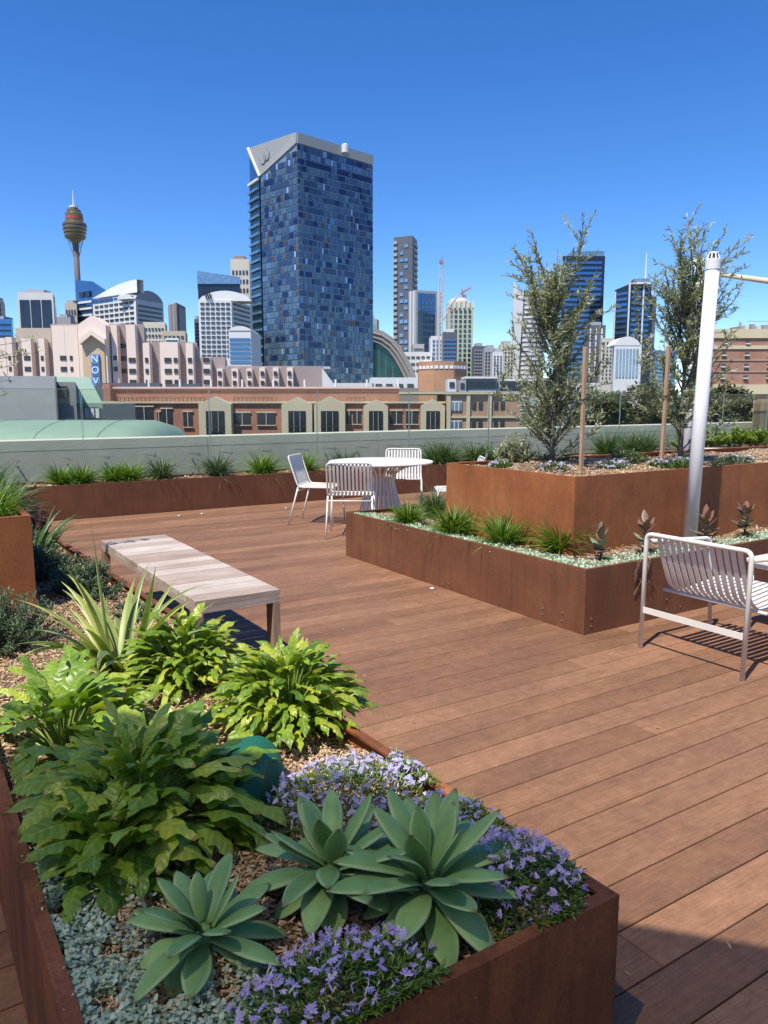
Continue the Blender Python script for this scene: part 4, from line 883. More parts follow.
# ------------------------------------------------------------------ big glass tower
TD=350; DL=TD*1.05; DR=TD*1.09
b=Bld('glass_tower',300,TD,'huge blue glass tower with a patchwork facade and angular grey crown','hotel tower',y=150)
pL,pM,pR=b.pt(260,DL),b.pt(297,TD),b.pt(372.5,DR)
pB=(pL[0]+pR[0]-pM[0],pL[1]+pR[1]-pM[1]); zM=b.z(143,TD); zT=b.z(132.5,TD)
m=MB(); m.prism([pL,pM,pR,pB],0,zM-.2); m.build('core',mat('tower_frame',(.26,.3,.36),None,.05,.4,0,.3),b.r)
def rndmatglass(name,stops):
    mt,nt,bs=nodes(name); a=attr(nt,'rnd'); r=ramp(nt,a.outputs['Fac'],stops); r.color_ramp.interpolation='CONSTANT'; nt.links.new(r.outputs[0],bs.inputs['Base Color']); bs.inputs['Roughness'].default_value=.1; bs.inputs['Metallic'].default_value=.4; bs.inputs['Specular IOR Level'].default_value=.6; return mt
PANE=rndmatglass('patchwork_glass',[(0,(.018,.035,.10)),(.14,(.05,.085,.15)),(.4,(.085,.14,.21)),(.68,(.115,.18,.215)),(.87,(.14,.22,.34)),(.925,(.4,.52,.66)),(.96,(.17,.09,.055)),(.985,(.03,.09,.07))])
def panes(part,A,B,za,zb,cols,rows,seed,skipf=None):
    rr=random.Random(seed); a=Vector(A);c=Vector(B); d=c-a; L=d.length; d.normalize(); n=Vector((d.y,-d.x)); m=MB(); cw=L/cols; rh=(za-zb)/rows
    for j in range(rows):
        off=rr.choice((0,.5)); i=0.
        while i<cols:
            wd=rr.choice((.5,1,1,1,1.5)); wd=min(wd,cols-i); z1=za-j*rh-.16*rh; z0=za-(j+1)*rh+.0
            if skipf and skipf((i+wd/2)/cols,(z0+z1)/2): i+=wd; continue
            v=rr.random(); hh=(za-z1)/(za-zb)
            if v>.955: v=.8
            if hh>.15 and rr.random()<.07: v=.97; wd=min(wd,.5)
            if .91<v<.955: wd=.5
            if j in (1,2) and skipf is None: v=[.88,.05][j-1] if rr.random()<.7 else v
            p=a+d*(cw*i+.12)+n*.3; q=a+d*(cw*(i+wd)-.12)+n*.3; 
            m.add([(p.x,p.y,z0),(q.x,q.y,z0),(q.x,q.y,z1),(p.x,p.y,z1)],[(0,1,2,3)],v)
            i+=wd
    o=m.build(part,PANE,b.r); return o
zfl=b.z(378,TD)
fL=lambda u,z:  z> zM+(b.z(176,DL)-zM)*(1-u)*1.0 -1.5
panes('facade_left',pL,pM,zM,0,9,46,1,fL); panes('facade_right',pM,pR,zM,0,19,46,2)
# crown
n_=(Vector((pM[1]-pL[1],-(pM[0]-pL[0])))).normalized()*.6
GC=mat('crown_grey',(.36,.36,.35),(.32,.32,.31),.03,.5)
pLL=b.pt(249,DL*1.01); zL0=b.z(146,DL); zLb=b.z(176.5,DL)
m=MB(); k=[(pLL[0]+n_.x,pLL[1]+n_.y,zL0),(pM[0]+n_.x,pM[1]+n_.y,zT),(pM[0]+n_.x,pM[1]+n_.y,zM),(pL[0]+n_.x,pL[1]+n_.y,zLb)]
bk_=[(x+2*-n_.x,y+2*-n_.y,z) for x,y,z in k]; m.add(k+bk_,[(3,2,1,0),(4,5,6,7),(0,1,5,4),(1,2,6,5),(2,3,7,6),(3,0,4,7)]); m.build('crown_left',GC,b.r)
m=MB(); m.tube([k[0],k[3]],.9,4); m.build('crown_edge',W_,b.r)
d=Vector((pR[0]-pM[0],pR[1]-pM[1])).normalized(); n2=Vector((d.y,-d.x))*.6
m=MB(); zR=zT; k=[(pM[0]+n2.x,pM[1]+n2.y,zM),(pR[0]+n2.x,pR[1]+n2.y,zM),(pR[0]+n2.x,pR[1]+n2.y,zR),(pM[0]+n2.x,pM[1]+n2.y,zR)]
bk_=[(x-2*n2.x,y-2*n2.y,z) for x,y,z in k]; m.add(k+bk_,[(0,1,2,3),(7,6,5,4),(0,4,5,1),(1,5,6,2),(2,6,7,3),(3,7,4,0)]); m.build('crown_right',GC,b.r)
m=MB(); m.prism([pL,pM,pR,pB],zM-.1,zT-4); m.build('roof_deck',GR,b.r)
m=MB()
for xx in (314,327,333,345): q=b.pt(xx,TD*1.05); m.lathe([(1.6,zT-3),(1.6,zT+.3),(.8,zT+.9)],q[0],q[1],10)
m.build('roof_dishes',W_,b.r)
# emblem of two interlocking rings on the crown
dl=Vector((pM[0]-pL[0],pM[1]-pL[1])); L_=dl.length; dl.normalize(); c=Vector(pL)+dl*(L_*.17)+n_*1.4; zc=b.z(157,TD*1.04)
for s in (-1,1):
    m=MB(); m.tube([(c.x+dl.x*(s*1.3+2.1*math.cos(t*math.pi/10)),c.y+dl.y*(s*1.3+2.1*math.cos(t*math.pi/10)),zc+s*.5+2.3*math.sin(t*math.pi/10)) for t in range(21)],.28,5); m.build('emblem_ring',DKG,b.r)
q=Vector(pR)-d*4+n2*1.3; m=MB(); m.tube([(q.x,q.y,zR-7),(q.x+d.x*.9,q.y+d.y*.9,zR-7)],.45,5); m.tube([(q.x+d.x*1.6,q.y+d.y*1.6,zR-7),(q.x+d.x*2.6,q.y+d.y*2.6,zR-7)],.45,5); m.build('small_emblem',DKG,b.r)
# side slice with balconies
pS=b.pt(248.5,DL*1.03); pS2=b.pt(258.3,DL*1.0)
m=MB(); m.prism([pS,pS2,(pS2[0]+8,pS2[1]+12),(pS[0]+8,pS[1]+12)],0,b.z(178,DL)); m.build('side_wing',GGR,b.r)
m=MB(); m.prism([(pS[0],pS[1]+2),(pS2[0],pS2[1]+2),(pS2[0]+8,pS2[1]+12),(pS[0]+8,pS[1]+12)],b.z(178,DL),b.z(150,DL)); m.build('wing_top',GBL,b.r)
zt=b.z(178,DL)
for j in range(28):
    z=zt-j*(zt/30); m=MB(); dd=Vector((pS2[0]-pS[0],pS2[1]-pS[1])).normalized(); nn_=Vector((dd.y,-dd.x))
    m.prism([(pS[0]+nn_.x,pS[1]+nn_.y),(pS2[0]+nn_.x,pS2[1]+nn_.y),pS2,pS],z-1.0,z); m.build('balcony_edge',GLT if j else W_,b.r)
# ------------------------------------------------------------------ theatre with arch
b=Bld('theatre',392,440,'theatre with a great curved grey roof shell over dark green glass','theatre',y=350)
a0=b.pt(352,440); r0=b.pt(416,440)[0]
def prof(t): # px curve of outer rib, from (371,328) over to (416,375)
    return [(366,330),(373,328.5),(383,331),(392,337),(400,346),(407,357),(413,368),(417,380)]
pr=[(b.pt(x,440)[0],b.z(y,440)) for x,y in prof(0)]; pi=[(b.pt(x,440)[0],b.z(y,440)) for x,y in ((366,341),(372,341),(380,344),(388,350),(394,358),(399,367),(404,377),(407,385))]
SH=mat('shell_grey',(.33,.3,.27),(.26,.24,.22),.06,.6)
m=MB(); n=len(pr); vs=[(x,0,z) for x,z in pr]+[(x,0,z) for x,z in pi]+[(x-6,40,z+2) for x,z in pr]+[(x-6,40,z) for x,z in pi]
fs=[]
for i in range(n-1): fs+=[(i,i+n,i+n+1,i+1),(i+2*n,i+1+2*n,i+n+1+2*n,i+3*n),(i,i+1,i+1+2*n,i+2*n),(i+n,i+3*n,i+n+1+2*n,i+n+1)]
m.add(vs,fs); m.build('roof_shell',SH,b.r)
for q in (.35,.7):
    m=MB(); m.tube([(x*(1-q)+x2*q,-.4,z*(1-q)+z2*q) for (x,z),(x2,z2) in zip(pr,pi)],.35,5); m.build('shell_rib',GR if q<.5 else BRN,b.r)
m=MB(); gp=[(x,z) for x,z in pi]; vs=[(x,2,z) for x,z in gp]+[(x,2,0) for x,z in gp]; m.add(vs,[(i+n,i+n+1,i+1,i) for i in range(n-1)]); vs=[(x,28,z) for x,z in gp]+[(x,28,0) for x,z in gp]; m.add(vs,[(i,i+1,i+n+1,i+n) for i in range(n-1)]); m.build('glass_front',glazing('glass_theatre',(.03,.1,.09),.1,.5,(.015,.05,.05),.15),b.r)
for k_ in range(5):
    m=MB(); x=b.pt(372+k_*7,439)[0]; zt_=max(5,b.z(343+k_*5+k_*k_*.9,439)); m.tube([(x,1.6,0),(x,1.6,zt_)],.12,4); m.build('mullion',GR,b.r)
bldg_box('white_hall',371,418,377.5,210,25,W_,'low white roofed hall in front of the theatre',GWIN,4,1,.6,.6,ytop=382,ybot=391,cat='hall',wname='opening')
bldg_box('far_block',368,377,319,900,18,GR,'tiny pale tower peeping out right of the big glass tower',GLT,2,6,.6,.5)
# tall dark tower
b=Bld('residential_tower',405,720,'tallest dark residential tower right of the big glass tower','apartment tower',y=265); b.poly('wall',DKG,[(393.5,720),(412.5,712),(417,735),(398,745)],235.5,yD=712)
b.face((393.7,720),(398,718.2),240,392,1,26,.9,.5,GR,'balcony_edge',proud=1.2); b.face((399,717.7),(409,713.5),243,392,2,22,.8,.5,GLT,'light_pane',skip=lambda i,j:(i*7+j*5)%3==0,proud=.6); b.face((412.6,712.3),(417,735),240,392,1,26,.9,.5,GR,'balcony_edge',proud=1.2)
b=Bld('residential_tower',421,600,'grey glass tower with pale vertical strips in front of the tallest dark one','apartment tower',y=315); b.poly('wall',GR,[(408.5,606),(416,598),(441,606),(434,616)],290,yD=598); b.face((408.8,606),(416,598),292,392,2,1,.35,1,W_,'strip',proud=.6); b.face((416.4,598),(436,604.6),292,392,5,16,.8,.8,GBL,'glazing_panel',proud=.5); b.face((436.4,604.8),(440.8,606),291,392,1,1,.8,1,W_,'pale_strip',proud=.6)
bldg_box('office_block',431,444,336,480,20,W_,'white block with blue windows below the tower crane',GBL,3,8,.6,.5,ybot=372,cat='office block')
bldg_box('office_block',442.5,457,332,470,20,DKG,'blue grey block with a white top, right below the crane',GBL,4,9,.7,.5,ytop=338,ybot=375,cat='office block',roof=W_)
b=bldg_box('residential_tower',447.5,473,303,560,26,mat('tower_cream_green',(.52,.53,.38),None,.05,.7),'cream tower with a rounded stepped crown',GGR,5,16,.55,.55,ytop=309,ybot=386,cat='apartment tower')
m=MB(); zt=b.z(303,560); m.lathe([(8.8,zt),(7.6,zt+2.5),(7.4,zt+3),(5,zt+4.5),(1,zt+5.3)],0,13,20); m.build('crown',CRM,b.r,True)
for t_ in range(6):
    m=MB(); x=b.pt(449+t_*4.6,560)[0]; m.box(x,x+1.2,-.8,2,b.z(308,560),b.z(300.5,560)); m.build('crown_fin',W_,b.r)
CR=mat('crane_red',(.42,.2,.17),None,1,.6); CW=mat('crane_white',(.55,.52,.52),None,1,.6)
def crane(x,D,yb,yt,label,jib,cm):
    b=Bld('tower_crane',x,D,label,'crane',y=290); w_=.9; m=MB(); z0,z1=b.z(yb,D),b.z(yt,D)
    for a_,c_ in ((-1,-1),(1,-1),(1,1),(-1,1)): m.tube([(a_*w_,c_*w_,0),(a_*w_,c_*w_,z1)],.22,4)
    st=int((z1-z0)/4)
    for k in range(st):
        za=z0+k*4; s=1 if k%2 else -1; m.tube([(-w_*s,-w_,za),(w_*s,-w_,za+4)],.15,4); m.tube([(-w_,-w_*s,za),(-w_,w_*s,za+4)],.15,4); m.tube([(-w_,-w_,za),(w_,-w_,za)],.15,4)
    m.build('mast',CW,b.r); m=MB()
    for (xa,ya),(xb_,yb_) in jib:
        p=b.pt(xa,D)[0],b.z(ya,D); q=b.pt(xb_,D)[0],b.z(yb_,D); m.tube([(p[0],0,p[1]),(q[0],0,q[1])],.5,4); m.tube([(p[0],0,p[1]+.9),(q[0],0,q[1]+1.2)],.25,4)
    m.build('jib',cm,b.r); m=MB(); m.box(-1.1,1.1,-1.1,1.1,z1,z1+1.8); m.build('cab',CR,b.r)
crane(441,430,330,264,'tall thin tower crane with a red cab on its mast',[((441,263),(441.5,259.5))],CR)
crane(465,620,330,297,'red luffing crane above the cream crowned tower',[((460,294.5),(471,287.5)),((463,297),(462,290))],CR)
crane(452,520,345,312,'small pale crane left of the cream crowned tower',[((447,309),(458,297)),((441,323),(449,311))],CW)
# low clutter of the harbour side behind the brick octagon
for i,(x0,x1,yt,D,mt,l) in enumerate(((394.5,402,345,500,CR,'low red capped block at the foot of the dark tower'),(404,432,352,470,W_,'white terraced hall left of the brick octagon'),(413,424,344,490,GR,'grey plant block behind the white terraced hall'),(424,440,362,460,W_,'white stepped roof behind the brick octagon'))):
    bldg_box('low_block',x0,x1,yt,D,18,mt,l,GWIN,5,3,.7,.3,ytop=yt+2,ybot=yt+22,cat='building')
bldg_box('office_tower',473.5,485,346,520,22,DKG,'dark grey block right of the cream crowned tower',GR,4,9,.6,.4,ybot=378,side=False)
bldg_box('office_tower',484,497,348,490,22,GR,'grey block, second right of the cream crowned tower',GWIN,4,8,.6,.45,ybot=378,side=False)
bldg_box('office_tower',492.5,503,352,470,22,W_,'pale narrow block at the left of the olive crown',GWIN,3,8,.5,.4,ybot=378,side=False)
bldg_box('office_tower',500,514,344,560,22,CRM,'cream block just behind the left edge of the olive crown',GWIN,4,9,.5,.4,ybot=380,side=False)
# white banded curved tower with fin
b=Bld('residential_tower',528,620,'white balconied tower with a pointed fin, seen through the olive branches','apartment tower',y=320); ax=(b.pt(543,620)[0]-b.pt(515,620)[0])/2; zt=b.z(294,620); cx=b.pt(530,620)[0]
m=MB(); m.prism([(cx+ax*math.cos(t*math.pi/12),ax*.8*math.sin(t*math.pi/12)) for t in range(24)],0,zt); m.build('core',GR,b.r)
for j in range(26):
    z=zt-j*(zt-8)/26; m=MB(); m.prism([(cx+(ax+.7)*math.cos(t*math.pi/12),(ax+.7)*.8*math.sin(t*math.pi/12)) for t in range(24)],z-1.5,z); m.build('balcony_band',W_,b.r)
m=MB(); x0=b.pt(512.5,612)[0]; x1=b.pt(517,612)[0]; x2=b.pt(523,612)[0]; y_=-ax*.85
m.add([(x0,y_,0),(x1,y_,0),(x2,y_,b.z(294,612)),(x1,y_,b.z(290,612)),(x0,y_,b.z(281,612)),(x0,y_+3,0),(x1,y_+3,0),(x2,y_+3,b.z(294,612)),(x1,y_+3,b.z(290,612)),(x0,y_+3,b.z(281,612))],[(0,1,2,3,4),(9,8,7,6,5),(0,5,6,1),(1,6,7,2),(2,7,8,3),(3,8,9,4),(4,9,5,0)]); m.build('fin',W_,b.r)
b=bldg_box('office_tower',562,604,256,600,34,GDK,'tall dark blue glass tower behind the left olive tree',GBL,1,24,.96,.5,ytop=260,ybot=385,side=False); b.box('glass_top',GLT,571,603,251,604,20,yb=256.3)
bldg_box('office_tower',586,605,325,520,24,DKG,'dark and white gridded tower in front of the tall blue one',W_,3,8,.25,.8,ytop=328,ybot=380,side=False,wname='white_pier')
bldg_box('apartment_block',601,613,338,500,22,CRM,'pale slim block right of the gridded tower, behind olive leaves',GWIN,3,10,.4,.4,ybot=380,side=False,cat='apartment block')
# glass tower with spire
b=Bld('office_tower',635,560,'dark glass tower with white edges and a tall white spire','office tower',y=300); b.poly('curtain_wall',GDK,[(614.5,566),(629,556),(651,562),(637,574)],283,zt=[b.z(290,566),b.z(284,556),b.z(284,562),b.z(290,574)])
b.face((614.9,566),(629,556),292,336,1,8,.94,.5,GBL,'window_band',proud=.5); b.face((629.4,556),(650.6,562),289,338,1,9,.94,.5,GBL,'window_band',proud=.5)
for xx,dd_ in ((615,565.5),(629,555.5),(643,559.5)):
    q=b.pt(xx,dd_); m=MB(); m.box(q[0]-.5,q[0]+.5,q[1]-.8,q[1]+.2,0,b.z(283 if xx>620 else 290,556)); m.build('white_edge',W_,b.r)
b.box('roof_frame',W_,629,650,282,557,12,yb=284); b.box('plant_room',GLT,634,649,278.5,560,8,yb=282)
q=b.pt(645.5,560); m=MB(); m.tube([(q[0],q[1]+2,b.z(284,560)),(q[0],q[1]+2,b.z(252,560))],[.9,.3],8); m.build('spire',W_,b.r)
b.box('right_wing',DKG,651,656.5,297,566,14)
b=bldg_box('apartment_block',614,640,345,400,26,W_,'white building with tall vertical window bays and an arched top',GLT,7,1,.55,.95,ytop=348,ybot=378,side=False,cat='building',wname='tall_bay'); arch(b,(614,399.8),(640,399.8),345.2,336.5,14,'arched_top',W_)
bldg_box('office_block',655,676,350,420,26,GBL,'small blue glass block between the olive stake and the white mast',GLT,1,8,.95,.4,ybot=385,side=False,cat='office block')
bldg_box('low_block',540,575,378,350,26,GR,'low grey block behind the base of the left olive tree',GWIN,5,2,.6,.4,side=False,cat='building')
bldg_box('low_block',575,600,383,360,26,W_,'low white block behind the left stake',GWIN,5,2,.6,.4,side=False,cat='building')
# ------------------------------------------------------------------ pink hotel
PK=mat('hotel_pink',(.80,.66,.56),(.74,.6,.5),.1,.8); PKSH=mat('hotel_pink_shaded',(.36,.29,.27),(.31,.25,.24),.1,.8); OR=mat('hotel_ochre',(.6,.43,.27),(.55,.39,.24),.1,.8)  # darker tone puts the shade of the recesses into the wall colour
HW=mat('hotel_window',(.05,.045,.045),None,4,.25); HD=130.
b=Bld('pink_hotel',150,HD,'long pink stepped hotel with shade-toned recess walls and a vertical blue sign','hotel',y=355)
for i,(x0,x1,yt) in enumerate(((-30,52,342),(52,145,324),(145,197,342),(197,225,357),(225,322,366))): b.poly('main_wall',PKSH,[(x0+.02,HD+1.5+i*.02),(x1,HD+1.5+i*.02),(x1+2,HD+16),(x0+1,HD+16)],yt)
# bays: x0,x1,ytop
bays=[(-8,6,338),(6.5,12.5,337),(22,31.5,338.5),(39,45,338.5),(53,65.5,325.5),(65.7,78.5,325.5),(112,118,325),(127,136,325),(143,149.5,343),(160,178,342),(186,193,343),(203,210,357.5),(216.5,222,368.5),(231,237.5,368.5),(246,251.5,368.5),(259,264.5,367.5),(272.5,278,367.5),(286.5,292.5,367.5)]
for i,(x0,x1,yt) in enumerate(bays): b.box('bay',PK,x0,x1,yt,HD+.0+.01*i,1.6)
me=unitmesh(HW,'window')
wins=[]
for (x,w_) in ((9.5,2.6),(27,6.2),(42,2.6),(63,6),(71,2.6),(115,3.4),(131.8,6.5),(146.3,3),(167.5,6.6),(175.3,3.6),(189.6,3.8),(206,6),(219,3.4),(233.8,3.4),(248.6,3.4),(261.8,3.4),(275,3.4),(289,3.4)):
    for y in (358,369) if x<120 else ((360,371,382) if x<215 else (373.5,383)): wins.append((x,y,w_))
for x in (123.5,): 
    for y in (346,358.5,371): wins.append((x,y,6))
for x,y,w_ in wins:
    inbay=any(x0<=x<=x1 for x0,x1,_ in bays); D_=HD if inbay else HD+1.5; l=b.pt(x,D_)[0]; o=bpy.data.objects.new('window',me); C.objects.link(o); o.parent=b.r
    o.location=(l,D_-HD,b.z(y,D_)); o.scale=(w_/769*HD,.12,4.4/769*HD)
    # sill line
# gabled central block
def gable(b,part,mt,x0,x1,ye,yp,D,th,z0=0,y0=None,xm=None):
    a=b.pt(x0,D)[0]; c=b.pt(x1,D)[0]; mdl=b.pt(xm,D)[0] if xm else (a+c)/2; y=D-b.D; ze,zp=b.z(ye,D),b.z(yp,D); z0=b.z(y0,D) if y0 else z0
    m=MB(); m.add([(a,y,z0),(c,y,z0),(c,y,ze),(mdl,y,zp),(a,y,ze),(a,y+th,z0),(c,y+th,z0),(c,y+th,ze),(mdl,y+th,zp),(a,y+th,ze)],[(0,1,2,3,4),(9,8,7,6,5),(0,5,6,1),(1,6,7,2),(2,7,8,3),(3,8,9,4),(4,9,5,0)]); return m.build(part,mt,b.r)
gable(b,'gable_block',PK,79,107,325,315.5,HD-1.5,5,xm=93)
gable(b,'gable_recess',OR,82.5,104.5,341,333.5,HD-1.7,.3,xm=93)
m=MB(); 
for (xa,ya),(xb_,yb_) in (((81,342.5),(93,333)),((93,333),(106,342.5))):
    p=(b.pt(xa,HD-2.2)[0],b.z(ya,HD)); q=(b.pt(xb_,HD-2.2)[0],b.z(yb_,HD)); m.prism([(p[0],-3.0),(q[0],-3.0),(q[0],-1.6),(p[0],-1.6)],0,1) if False else m.add([(p[0],-2.6,p[1]-.5),(q[0],-2.6,q[1]-.5),(q[0],-2.6,q[1]+.4),(p[0],-2.6,p[1]+.4),(p[0],-1.4,p[1]-.5),(q[0],-1.4,q[1]-.5),(q[0],-1.4,q[1]+.4),(p[0],-1.4,p[1]+.4)],[(0,1,2,3),(7,6,5,4),(0,4,5,1),(2,6,7,3),(1,5,6,2),(3,7,4,0)])
m.build('gable_hood',PK,b.r)
# sign: letters on blue panels
SB=mat('sign_blue',(.10,.27,.55),None,4,.4); SW=mat('sign_white',(.8,.84,.9),None,4,.5)
def letter(ch,loc,size,m_,parent,ext=.04,rz=0,name='sign_letter'):
    cu=bpy.data.curves.new('t','FONT'); cu.body=ch; cu.size=size; cu.extrude=ext; cu.align_x='CENTER'; cu.align_y='CENTER'; o=bpy.data.objects.new('t',cu); C.objects.link(o)
    dg=bpy.context.evaluated_depsgraph_get(); me=bpy.data.meshes.new_from_object(o.evaluated_get(dg)); bpy.data.objects.remove(o); me.materials.clear(); me.materials.append(m_)
    q=bpy.data.objects.new(name,me); C.objects.link(q); q.parent=parent; q.location=loc; q.rotation_euler=(rad(90),0,rz); return q
for ch,y in (('N',360),('O',371),('V',382),('O',393)):
    l=b.pt(94.2,HD-2.2)[0]; z=b.z(y,HD); m=MB(); m.box(l-.68,l+.68,-2.05,-1.72,z-.8,z+.8); m.build('sign_panel',SB,b.r); letter(ch,(l,-2.1,z),1.6,SW,b.r)
gable(b,'end_roof',mat('hotel_roof',(.5,.5,.5),None,.2,.6),222,330,366.5,366,HD+5,12,y0=369)
b.poly('sloped_end',W_,[(322,HD-1),(334,HD-1),(334,HD+14),(322,HD+14)],372,zt=[b.z(368,HD),b.z(385,HD),b.z(385,HD),b.z(368,HD)])
b.box('roof_room',BEI,17,53,328,HD+10,8)
# trees in front of towers, dark
def tree(name,x,yt,D,wpx,hpx,n,label,seed,group='trees beyond the balustrade',ls=.32):
    rr=random.Random(seed); l,zt=LZ(x,yt,D); R=wpx/769*D/2; Hh=hpx/769*D; r=empty(name,(l*RX+D*FX,l*RY+D*FY,GZ),-YAW,label,'tree',group); zt-=GZ
    tk=MB(); cz=zt-Hh/2; tk.tube([(0,0,0),(.1,0,cz*.6),(.0,.1,cz)],[.35,.25,.15],8)
    cl=[]
    for k in range(26):
        a=rr.uniform(0,6.28); q=rr.random()**.5; c=Vector((R*.8*q*math.cos(a),R*.8*q*math.sin(a),cz+(Hh*.42)*rr.uniform(-1,1)*(1-.55*q*q))); cl.append((c,rr.uniform(.2,.36)*R)); 
        if k<9: tk.tube([(0,.05,cz*.7),(c.x*.4,c.y*.4,(cz*.7+c.z)/2+.2),tuple(c)],[.13,.08,.03],5)
    lf=MB()
    for k in range(n):
        c,q=rr.choice(cl); v=Vector((rr.gauss(0,1),rr.gauss(0,1),rr.gauss(0,.8))).normalized()*q*rr.uniform(.55,1.1); p=c+v
        leaf(lf,p,rr.uniform(0,6.28),rr.uniform(-.8,1),ls*rr.uniform(.6,1.3),ls*.5,.5,'lance',2,.2,0,0,rr.random())
    tk.build('trunk',BARK,r); lf.build('crown',FARL,r)
tree('bushy_tree',600,385,48,70,62,5200,'dark bushy tree beyond the glass behind the left stake',1)
tree('bushy_tree',638,379,50,62,66,5200,'dark tree beyond the glass between the olive trees',2)
tree('bushy_tree',672,384,46,46,58,4200,'dark tree beyond the glass behind the right olive tree',3)
tree('bushy_tree',729,384,46,50,56,4600,'dark green tree beyond the glass right of the white pole',4)
tree('bushy_tree',766,404,60,40,50,2600,'low tree beyond the glass at the right edge behind the fence',6)
tree('bushy_tree',548,394,70,34,40,2600,'small dark tree beyond the glass left of the olive trunk',5)
tree('bushy_tree',20,392,60,40,20,1500,'small tree top behind the grey building at the left',8) if False else None
# brick hotel on the right
BR=brickmat('brick_hotel_red',(.42,.19,.12),(.36,.16,.1),(.36,.25,.19)); CB=mat('cream_band',(.66,.56,.36),None,.2,.8)
b=Bld('brick_hotel',770,105,'red brick hotel with cream bands behind the white pole at the right edge','hotel',y=360)
b.poly('wall',BR,[(704,105),(850,105),(845,127),(708,127)],334); b.box('parapet',CB,704,850,329,104.8,.5,yb=338); b.box('cream_band',CB,704,850,345.5,104.85,.4,yb=349); 
for y in (359.5,371): b.box('brick_band',mat('brick_band_pale',(.5,.3,.22),None,.3,.8),704,850,y,104.9,.3,yb=y+1.3)
b.box('ground_band',CB,704,850,384.5,104.7,.6,yb=394); b.face((712,105),(850,105),338,384,6,4,.17,.52,GWIN,proud=.15,inset=0)
b.face((712,105),(850,105),338,384,6,4,.2,.1,mat('window_sill_pale',(.7,.66,.58),None,1,.7),name='window_sill',proud=.3,inset=0)
for k in range(7):
    x=737+k*6; b.box('roof_plant',W_ if k%2 else GR,x,x+4,326-(k%3),107,3,yb=330)
b.box('roof_rail',GR,745,850,321,108,.1,yb=321.6)
# octagonal brick drum
b=Bld('brick_drum_building',444,95,'octagonal orange brick building with a white windowed ring','building',y=375); BO=brickmat('brick_orange',(.5,.24,.12),(.44,.2,.1),(.42,.3,.2)); R1=(b.pt(471,95)[0]-b.pt(418,95)[0])/2
oc=lambda R:[(R*math.cos(rad(22.5+45*k)),R+R*math.sin(rad(22.5+45*k))) for k in range(8)]
m=MB(); m.prism(oc(R1),0,b.z(361,95)); m.build('wall',BO,b.r)
oc2=[(x,y-.0) for x,y in oc(R1)]
for k in range(4,8):
    a,c=oc2[k],oc2[(k+1)%8]; d_=Vector((c[0]-a[0],c[1]-a[1])); L=d_.length; d_.normalize(); n__=Vector((d_.y,-d_.x)); 
    for t in range(4):
        q=Vector(a)+d_*(L*(t+.5)/4)+n__*.03; o=bpy.data.objects.new('window',unitmesh(SW,'white_window')); C.objects.link(o); o.parent=b.r; o.location=(q.x,q.y,b.z(367,95)); o.rotation_euler=(0,0,math.atan2(d_.y,d_.x)); o.scale=(L/4*.7,.1,.36); o.name='white_window'
# plant rooms on brick roofs
for i,(x0,x1,yt,yb,mt,l) in enumerate(((448,456,379,388,W_,'white rooftop box right of the brick drum'),(459,466,380,389,GR,'grey rooftop box, second right of the brick drum'),(466,497,378.5,389,GR,'long grey rooftop plant room right of the brick drum'),(494,500,379,389,W_,'white rooftop box by the olive leaves'),(500,560,381,391,GR,'long dim plant room behind the olive crown'))):
    bb=Bld('rooftop_unit',(x0+x1)/2,75+i*.7,l,'rooftop unit',y=384); bb.box('casing',mt,x0,x1,yt,75+i*.7,3,yb=yb+14); bb.box('louvre',GDK,x0+1.5,x1-1.5,yt+3,74.9+i*.7,.3,yb=yb-1)
    if i in (2,4): bb.box('roof_sheet',W_,x0-1,x1+1,yt-2,74.5+i*.7,4,yb=yt)
# ------------------------------------------------------------------ brick apartments with gables
BK=brickmat('brick_apartment',(.42,.16,.10),(.35,.13,.08),(.38,.26,.2)); CG=mat('gable_cream',(.58,.5,.35),(.52,.45,.32),.5,.85); DP=mat('door_panel_dark',(.03,.032,.036),None,2,.2)
AD=48.
b=Bld('brick_apartments',290,AD,'row of red brick apartments with cream gabled bays beyond the parapet','apartment block',y=412)
b.poly('brick_wall',BK,[(114,AD),(445,AD),(444,AD+9),(116,AD+9)],403); b.box('cornice',CG,113.5,445.5,401.5,AD-.15,9.2,yb=403.3)
b.box('upper_storey',BK,104,399,388.5,AD+3,7,yb=404); b.box('upper_cornice',mat('cornice_pink',(.6,.45,.38),None,.5,.8),103.5,399.5,386.8,AD+2.85,7.3,yb=388.6)
b.box('upper_cornice',CG,399.6,505,391.5,AD-.2,9.5,yb=394); 
RD=mat('rail_dark',(.05,.05,.05),None,2,.6)
for x0,x1 in ((112,206),(234,276),(347,366)):
    b.box('balcony_rail',RD,x0,x1,397.6,AD+.4,.04,yb=398.2)
    k=x0
    while k<x1: b.box('rail_post',RD,k,k+.5,398,AD+.4,.04,yb=402); k+=4.2
b.box('cream_end',CG,100,114.5,401,AD-.12,9)
b.box('chimney',BK,104,111,384,AD+2.5,1.5,yb=401)
def gbay(x0,x1,yp,ye):
    GP=[gable(b,'gable_bay',CG,x0,x1,ye,yp,AD-.7,.75)]
    w=(x1-x0); b.box('balcony_opening',DP,x0+w*.22,x1-w*.22,411,AD-.76,.07,yb=440,parent=GP[0])
    for t in (.4,.6): b.box('door_frame',GR,x0+w*t-.3,x0+w*t+.3,412,AD-.8,.03,yb=440,parent=GP[0])
    b.box('balcony_balustrade',RD,x0+w*.2,x1-w*.2,426,AD-1.0,.05,yb=426.8,parent=GP[0])
for g_ in ((198.5,231,396.5,404),(281.5,312,397,404.5),(314,345,396,404.5),(363.5,388,399,406),(421,445,399,406)): gbay(*g_)
